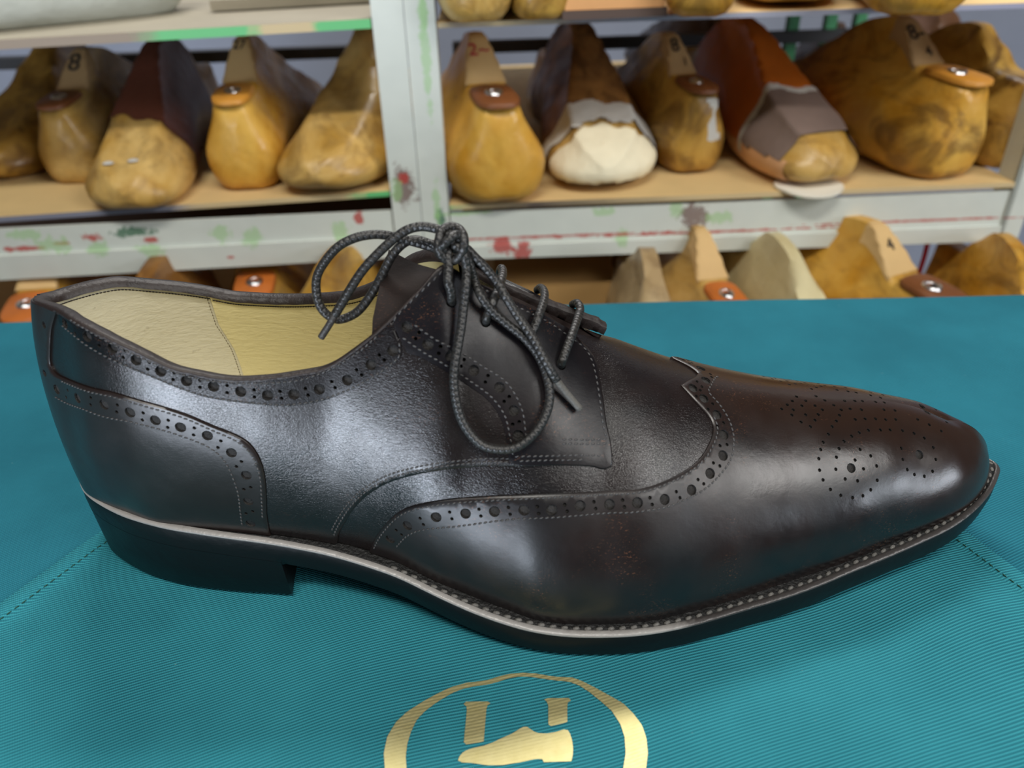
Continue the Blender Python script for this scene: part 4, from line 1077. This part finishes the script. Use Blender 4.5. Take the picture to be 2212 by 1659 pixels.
def text(name, body, size, M, mat, parent):
    cu = bpy.data.curves.new(name, 'FONT'); cu.body = body; cu.size = size; cu.align_x = 'CENTER'; cu.align_y = 'CENTER'; cu.extrude = .0002; cu.offset = 0.0
    tmp = bpy.data.objects.new('tmp_text', cu); COL.objects.link(tmp); bpy.context.view_layer.update()
    me = bpy.data.meshes.new_from_object(tmp.evaluated_get(bpy.context.evaluated_depsgraph_get())); bpy.data.objects.remove(tmp); bpy.data.curves.remove(cu)
    me.name = name; me.materials.clear(); me.materials.append(mat)
    o = bpy.data.objects.new(name, me); COL.objects.link(o); o.parent = parent; o.matrix_local = M
    return o
ADJ = {0: (2.2, 1, 0, 0), 1: (8.1, .929, .0106, .13), 2: (-.9, .93, .0008, .40), 3: (10.0, .919, .0167, .33), 4: (1.1, 1, .0011, 0), 5: (-4.8, .99, .0010, .24), 6: (.9, 1, .0039, 0), 7: (-3.9, .86, .009, .42), 8: (-7.5, .93, -.012, .20), 9: (-2.1, .97, .0067, .36), 10: (-4.2, .926, .0035, .15), 11: (-2.3, .939, .0393, 0), 12: (-7.5, 1, .0322, 0), 14: (3.8, .80, -.0101, .42), 15: (-.9, .899, -.0018, .41), 16: (-10.9, .80, .0028, .23), 17: (-8.3, .874, .0018, .05), 18: (3.8, .859, .0028, 0), 21: (-5.6, .805, .0011, 0), 22: (-.7, .97, -.0009, .15), 23: (3.8, .76, .0300, .40), 24: (2.5, .90, .0140, .30), 25: (-14.9, .996, .0235, .26), 26: (-2.0, .809, .0461, .35), 27: (-1.8, .985, .0130, .29)}
LASTS = []
def last(px, zb, label, wood, facing='heel', ref=None, yaw=0.0, scale=1.0, side=1.0, plate=None, face=None, marks=(), group='wooden shoe lasts on the shelves', socket=True):
    """ref: local point that the pixel shows (default the lower rim of the heel or toe)"""
    dyaw, wf, dback, tp = ADJ.get(len(LASTS), (0, 1, 0, 0)); yaw += dyaw
    if ref is None: ref = (.006, 0, 0) if facing == 'heel' else (.262, 0, 0)
    th_ = math.radians(90 + yaw) if facing == 'heel' else math.radians(-90 + yaw)
    pt = at_z(px[0], px[1], zb + ref[2] * scale); pt = pt + np.array([pt[0], pt[1], 0]) * (dback / pt[1]); rx = math.cos(th_) * ref[0] - math.sin(th_) * ref[1]; ry = math.sin(th_) * ref[0] + math.cos(th_) * ref[1]
    r = empty('shoe_last', (pt[0] - rx * scale, pt[1] - ry * scale, zb + .0002), label, 'shoe last', group, th_); r.scale = (scale, scale * wf, scale); LASTS.append((r, pt, ref, facing, tp))
    last_shell('body', side, 0.0, wood, r)
    cy = lambda x: side * .005 * math.sin(math.pi * min(1, x / .2))
    if plate is not None:
        K = 40; D = []
        for k in range(K):
            a = 2 * math.pi * k / K; cx, sx = math.cos(a), math.sin(a)
            D.append((.022 + (.0235 if cx < 0 else .0215) * math.copysign(abs(cx) ** (.75 if cx < 0 else .35), cx), .0182 * math.copysign(abs(sx) ** .7, sx)))
        tz = lambda x: .0755 + .10 * (x - .022)
        b = MB(); rows_ = [(.94, -.0042), (1.0, -.0036), (1.0, -.0010), (.96, 0.0)]
        for m_, dz in rows_: b.v += [(.022 + (x - .022) * m_, y * m_ + cy(x), tz(x) + dz) for x, y in D]
        b.f += [(q*K + k, q*K + (k+1) % K, (q+1)*K + (k+1) % K, (q+1)*K + k) for q in range(3) for k in range(K)] + [tuple(3*K + k for k in range(K))]
        b.build('heel_plate', plate, r, world=False, sharp=.9)
        if socket:
            b = MB(); K = 22; R0, R1 = .0074, .0052; zt = .0761
            vs = []
            for rr, z in ((R0 + .0008, zt - .001), (R0, zt + .0010), (R0 - .0012, zt + .0012), (R1, zt + .0004), (R1, zt - .0015)):
                vs += [(.024 + rr * .95 * math.cos(2*math.pi*k/K), cy(.024) + rr * math.sin(2*math.pi*k/K), z) for k in range(K)]
            b.add(vs, [(q*K + k, q*K + (k+1) % K, (q+1)*K + (k+1) % K, (q+1)*K + k) for q in range(4) for k in range(K)])
            so = b.build('socket', M_STEEL, r, world=False)
            b = MB(); b.add([(.024 + R1 * math.cos(2*math.pi*k/K), cy(.024) + R1 * math.sin(2*math.pi*k/K), zt - .0002) for k in range(K)], [tuple(range(K))]); b.build('hollow', M_HOLLOW, so, world=False)
    if face is not None:
        last_shell('sawn_face', side, .0006, face, r, .0465, .0850, lambda p, k: .0475 < p[0] < .0845 and abs(k - .5) < .085)
        sl = math.atan2(.030, .032)
        for (body, fx, fy, size, mat) in marks:
            z = float(_ls([fx])[0][1]) + .0016
            ex = Vector((0, -1, 0)); ey = Vector((math.cos(sl), 0, math.sin(sl))); ez = ex.cross(ey)
            text('marking', body, size, Matrix(((ex.x, ey.x, ez.x, fx), (ex.y, ey.y, ez.y, fy + cy(fx)), (ex.z, ey.z, ez.z, z), (0, 0, 0, 1))), mat, r)
    return r
ZR = -.0120
def zl(px): return -.0135 + (.0147) * min(1, max(0, (px + 60) / 900.0)) + .0003
WJ = lambda p, f: .004 * math.sin(p[1] * f) + .002 * math.sin(p[1] * f * 2.7 + 1)
# left bay
last((20, 398), zl(20), 'tan-toed dark shoe last cut by the left picture edge on the left shelf', last_wood('last_wood_a', *OCH, .5, 1), 'toe', yaw=2, scale=.98)
last((170, 414), zl(170), 'amber last with dark brown steel-socketed heel plate, marked 8, left shelf', last_wood('last_wood_b', *HON, .25, 2), yaw=-12, scale=.95, plate=M_PLATE, face=M_RAW_D, marks=[('8', .066, 0, .026, M_INK)])
r = last((265, 468), zl(265), 'broad-toed last with glossy brown leather over its instep, overhanging the left shelf', last_wood('last_wood_c', *HON, .30, 3), 'toe', yaw=2, scale=1.0, side=-1)
last_shell('instep_cover', -1, .0012, M_LEATHER_B, r, .02, .20, lambda p, k: .06 < p[0] < .195 + WJ(p, 90) and p[2] > .012)
b = MB()
for q in ((.250, .016), (.252, -.004)):
    z = float(_ls([q[0]])[0][1]); b.add([(q[0] + .004 * math.cos(a) * e, q[1] + .005 * math.sin(a) * e, z + .0006 + (.0012 if e < 1 else 0)) for e in (1, .5) for a in np.linspace(0, 6.283, 9)[:-1]], [(k, (k+1) % 8, 8 + (k+1) % 8, 8 + k) for k in range(8)] + [tuple(8 + k for k in range(8))])
b.build('toe_mark', M_WHITE, r, world=False)
last((540, 431), zl(540), 'bright amber last with amber heel plate and dark socket, marked 27, left shelf', last_wood('last_wood_d', *AMB, .10, 4, .30), yaw=-9, scale=1.0, plate=M_PLATE_A, face=M_RAW, marks=[('27', .072, 0, .012, M_INK)])
last((728, 424), zl(728), 'plain honey coloured last with rounded toe, beside the centre post on left shelf', last_wood('last_wood_e', *HON, .35, 5), 'toe', yaw=-4, scale=1.0)
# right bay
last((1088, 445), ZR, 'pear-shaped amber last with red 2 on its sawn face, first right of centre post', last_wood('last_wood_f', *AMB, .12, 6), yaw=15, scale=1.08, plate=M_PLATE, face=M_RAW, marks=[('2~', .067, 0, .015, M_RED)])
r = last((1335, 412), ZR, 'mottled brown last with cream and white filler patches on the toe, right shelf', last_wood('last_wood_g', *HON, .4, 7), 'toe', yaw=8, scale=1.02)
last_shell('instep_cover', 1, .0012, M_LEATHER_D, r, .02, .22, lambda p, k: .05 < p[0] < .206 + WJ(p, 100) and p[2] > .010)
last_shell('filler', 1, .0022, M_WHITE, r, .19, .245, lambda p, k: .204 + WJ(p, 100) < p[0] < .232 + WJ(p, 160) and p[2] > .018)
last_shell('toe_filler', 1, .0024, M_CREAM, r, .22, .273, lambda p, k: p[0] > .240 + WJ(p, 130) and p[2] > .009)
last_shell('insole_piece', 1, .0016, simple('pale_insole', srgb(226, 198, 142), .6), r, .10, .273, lambda p, k: p[2] < .006)
r = last((1505, 384), ZR, 'ochre last with brown plate and white streak at the back, marked 8, right shelf', last_wood('last_wood_h', *OCH, .45, 8), yaw=16, scale=.97, plate=M_PLATE, face=M_RAW_D, marks=[('8', .068, 0, .020, M_INK), ('1', .056, -.006, .012, M_INK)])
last_shell('white_streak', 1, .0009, M_WHITE, r, 0, .03, lambda p, k: p[0] < .022 and -.014 + .004 * math.sin(p[2] * 160) < p[1] < -.003 + .004 * math.sin(p[2] * 210) and .030 < p[2] < .064)
r = last((1800, 392), ZR, 'russet-covered last with grey leather toe patch in the middle of right shelf', last_wood('last_wood_i', *HON, .3, 9), 'toe', yaw=24, scale=1.02)
last_shell('instep_cover', 1, .0012, M_LEATHER_O, r, .02, .20, lambda p, k: .05 < p[0] < .188 + WJ(p, 60) and p[2] > .014)
last_shell('cover_edge', 1, .0018, M_WHITE, r, .17, .21, lambda p, k: .186 + WJ(p, 60) < p[0] < .1945 + WJ(p, 60) and p[2] > .014)
last_shell('toe_patch', 1, .0022, M_GREYL, r, .17, .262, lambda p, k: .193 + WJ(p, 60) < p[0] < .250 and p[2] > .018 + .10 * max(0, -p[1] - .01))
last_shell('side_piece', 1, .0016, M_PINK, r, .14, .262, lambda p, k: .15 < p[0] < .255 and p[2] <= .022 and p[1] < .02)
b = MB(); K = 40
p0 = at_z(1768, 398, ZR + .0006)
ro = [(p0[0] + .031 * math.cos(2*math.pi*k/K), p0[1] + .021 + .026 * math.sin(2*math.pi*k/K)) for k in range(K)]
b = MB(); b.add([(x, y, ZR + .0001) for x, y in ro] + [(x, y, ZR + .0017) for x, y in ro], [(k, (k+1) % K, K + (k+1) % K, K + k) for k in range(K)] + [tuple(range(K))[::-1], tuple(K + k for k in range(K))])
last((2050, 396), ZR, 'large scuffed ochre last with amber plate, marked 8 and 4, right end of shelf', last_wood('last_wood_j', *AMB, .5, 10), yaw=22, scale=1.08, plate=M_PLATE_A, face=M_RAW_D, marks=[('8-', .067, 0, .019, M_INK), ('4', .055, -.004, .012, M_INK)])
last((2200, 372), ZR, 'ochre brown last behind the green posts at the right picture edge', last_wood('last_wood_k', *OCH, .7, 11), 'heel', yaw=20, scale=1.0)
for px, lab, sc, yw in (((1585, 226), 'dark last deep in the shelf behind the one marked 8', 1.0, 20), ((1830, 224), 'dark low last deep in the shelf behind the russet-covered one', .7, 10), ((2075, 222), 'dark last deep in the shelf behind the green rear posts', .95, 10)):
    last(px, ZR, lab, last_wood('last_wood_shaded', srgb(70, 46, 30), srgb(100, 68, 44), .6, px[0]), 'heel', yaw=yw, scale=sc)  # dark wood tone stands for the shadow deep in the shelf
# white disc tucked under the russet last
b = MB()
for k in range(K): pass
pd = at_z(1768, 427, ZR - .0005)
ro = [(pd[0] + .0275 * math.cos(2*math.pi*k/K), pd[1] + .024 + .024 * math.sin(2*math.pi*k/K)) for k in range(K)]
zz = lambda y, t: ZR + .0009 + t - .16 * max(0, .5975 + .03 * pd[0] - y)
b.add([(x, y, zz(y, 0)) for x, y in ro] + [(x, y, zz(y, .0016)) for x, y in ro], [(k, (k+1) % K, K + (k+1) % K, K + k) for k in range(K)] + [tuple(range(K))[::-1], tuple(K + k for k in range(K))])
tag(b.build('card_disc', simple('white_card', srgb(236, 232, 218), .7), smooth=False), 'white oval card sticking out from under the russet-covered last', 'card')
# upper right shelf
ZU = .1212
for px, yaw, sc, wood, lab in (((1040, 50), 4, 1.0, HON, 'yellowed last bottom nearest the centre post on upper right shelf'), ((1180, 46), 10, .7, OCH, 'slim ochre last beside the sawn wooden block, upper right shelf'),
                               ((1515, 44), 0, .98, AMB, 'amber last bottom just right of the sawn wooden block, upper right shelf'), ((1990, 42), -6, 1.15, AMB, 'big round amber last bottom at right of upper right shelf')):
    last(px, ZU, lab, last_wood('last_wood_up', *wood, .4, px[0] * .01), 'heel', yaw=yaw, scale=sc, plate=M_PLATE)
last((1735, 20), ZU, 'pale toe of a last lying between two amber ones, upper right shelf', last_wood('last_wood_up', *HON, .2, 33), 'toe', yaw=-8, scale=.92)
pb = at_z(1325, 41, ZU); b = MB(); M_ = Matrix.Translation((pb[0], pb[1] + .022, ZU)) @ Matrix.Rotation(math.radians(6), 4, 'Z')
b.box((-.036, -.02, .0062), (.034, .10, .060), M_); blk = b.build('wooden_block', simple('orange_block', srgb(228, 168, 110), .6, var=.15, vscale=40), smooth=False); tag(blk, 'sawn orange wooden block with dark sole piece below, upper right shelf', 'block')
b = MB(); b.box((-.038, -.021, .0003), (.036, .10, .0060), M_); b.build('sole_piece', simple('dark_sole_piece', srgb(92, 74, 66), .6), blk, smooth=False, world=True)
# upper left shelf: loose sheet and grey bag
def zul(x): return .1120 + (x + .66) * (.0125 / .5675)
b = MB(); n = 20
top = []
for i in range(n + 1):
    x = -.23 + .135 * i / n
    for d in (.10, .31):
        p = PL(x, d, zul(x) + .0012); top.append(p)
for i in range(n + 1):
    for j in (0, 1): pass
vs = top + [(x, y, z + .008) for x, y, z in top]; m_ = len(top); fs = []
for i in range(n):
    a = 2 * i; fs += [(a, a + 1, a + 3, a + 2), (m_ + a, m_ + a + 2, m_ + a + 3, m_ + a + 1), (a, a + 2, m_ + a + 2, m_ + a), (a + 1, m_ + a + 1, m_ + a + 3, a + 3)]
fs += [(0, m_, m_ + 1, 1), (2*n, 2*n + 1, m_ + 2*n + 1, m_ + 2*n)]
tag(mesh('flat_board', vs, fs, M_BOARD_G, smooth=False, sharp=.5), 'flat greyish loose board lying at the back of the upper left shelf', 'board')
bag = bmesh.new(); bmesh.ops.create_icosphere(bag, subdivisions=5, radius=1)
pc = at_z(-20, 88, .1135); _R = Matrix.Rotation(math.radians(24), 3, 'Z')
for v in bag.verts:
    n_ = v.co.normalized(); w = 1 + .05 * math.sin(5 * n_.x + 3 * n_.y) + .04 * math.sin(9 * n_.y + 4 * n_.z)
    c = _R @ (Vector((n_.x * .150, n_.y * .060, n_.z * .060)) * w); c.z = max(c.z, -.036)
    q = Vector((pc[0] - .015, pc[1] + .055, zul(-.4) + .037)) + c; q.z = max(q.z, zul(q.x) + .0004); v.co = q
me = bpy.data.meshes.new('cloth_bag'); bag.to_mesh(me); bag.free(); me.polygons.foreach_set('use_smooth', [True] * len(me.polygons))
tag(link('cloth_bag', me, simple('grey_bag', srgb(186, 190, 182), .6, bump=(30, .004), var=.12, vscale=14)), 'pale grey stuffed bag on the upper left shelf', 'bag')
# lower shelf
ZL = -.1450
PT = (.024, 0, .074)
for px, yaw, sc, wood, pl_, lab, mk in (((62, 660), 6, 1.0, AMB, M_PLATE_O, 'lower shelf last with orange plate and open socket, just left of the shoe heel', ()), ((555, 612), 4, 1.0, AMB, M_PLATE_O, 'lower shelf last with pinkish orange plate, seen over the shoe opening', ()),
        ((1572, 640), 14, 1.0, HON, M_PLATE_O, 'lower shelf last with rust orange plate above the teal cloth edge', ()), ((2015, 622), 26, 1.05, AMB, M_PLATE, 'lower shelf last with dark plate and red cord, near right post', (('4', .064, 0, .014, M_INK),))):
    last(px, ZL, lab, last_wood('last_wood_low', *wood, .3, px[0] * .013), 'heel', ref=PT, yaw=yaw, scale=sc, plate=pl_, face=M_RAW, marks=mk)
last((1705, 553), ZL, 'smooth cream coloured last between two plated ones on lower shelf', last_wood('last_wood_low', srgb(206, 192, 146), srgb(222, 210, 168), .05, 5), 'toe', ref=(.115, 0, .112), yaw=6, scale=1.0)
last((1400, 572), ZL, 'tan last with grey worn side, left of the rust orange plated one, lower shelf', last_wood('last_wood_low', srgb(176, 150, 110), srgb(206, 182, 140), .3, 6), 'toe', ref=(.115, 0, .112), yaw=-4, scale=1.0)
last((690, 575), ZL, 'ochre last in shadow right of the pinkish plated one, lower shelf', last_wood('last_wood_low', *OCH, .4, 16), 'toe', ref=(.115, 0, .112), yaw=0, scale=1.0)
last((2190, 575), ZL, 'amber last right of the right post, lower shelf', last_wood('last_wood_low', *AMB, .4, 19), 'toe', ref=(.115, 0, .112), yaw=0, scale=.95)
last((300, 585), ZL, 'brown last in shadow behind the heel of the shoe, lower shelf', last_wood('last_wood_low', *BRN, .4, 17), 'toe', ref=(.115, 0, .112), yaw=0, scale=.95)
b = MB(); pb = at_z(1200, 612, -.095); b.box((pb[0] - .055, pb[1], ZL + .0004), (pb[0] + .055, pb[1] + .16, -.095)); tag(b.build('cardboard_box', simple('brown_card', srgb(176, 138, 84), .8, var=.1), smooth=False), 'low brown cardboard box behind the laces on lower shelf', 'box')
cd = spline([at_y(2005, 520, .640), at_y(1995, 560, .640), at_y(1985, 590, .645)], .004); tag(tube('red_cord', cd, .0022, simple('red_cord_mat', srgb(196, 40, 78), .6), None, K=8), 'short red cord hanging from the rail over the dark plated last', 'cord')
# each last narrows a little towards its far end; the heel ends are pear shaped, slim at the plate and comb
for q, (r, pt, ref, facing, tp) in enumerate(LASTS):
    for o in r.children_recursive:
        if o.name.startswith('marking'): continue
        n = len(o.data.vertices); co = np.empty(n * 3); o.data.vertices.foreach_get('co', co); co = co.reshape(-1, 3)
        t = np.clip(co[:, 0] / .273 if facing == 'heel' else (.262 - co[:, 0]) / .262, 0, 1)
        co[:, 1] *= 1 - tp * t
        if facing == 'heel':
            w = np.interp(co[:, 2], [0, .03, .055, .077, .107], [1.12, 1.16, 1.02, .86, .70] if q == 5 else [1.03, 1.05, .98, .88, .74])
            co[:, 1] *= w
        o.data.vertices.foreach_set('co', co.ravel()); o.data.update()
# clear the working leftovers
for me in list(bpy.data.meshes):
    if me.users == 0: bpy.data.meshes.remove(me)
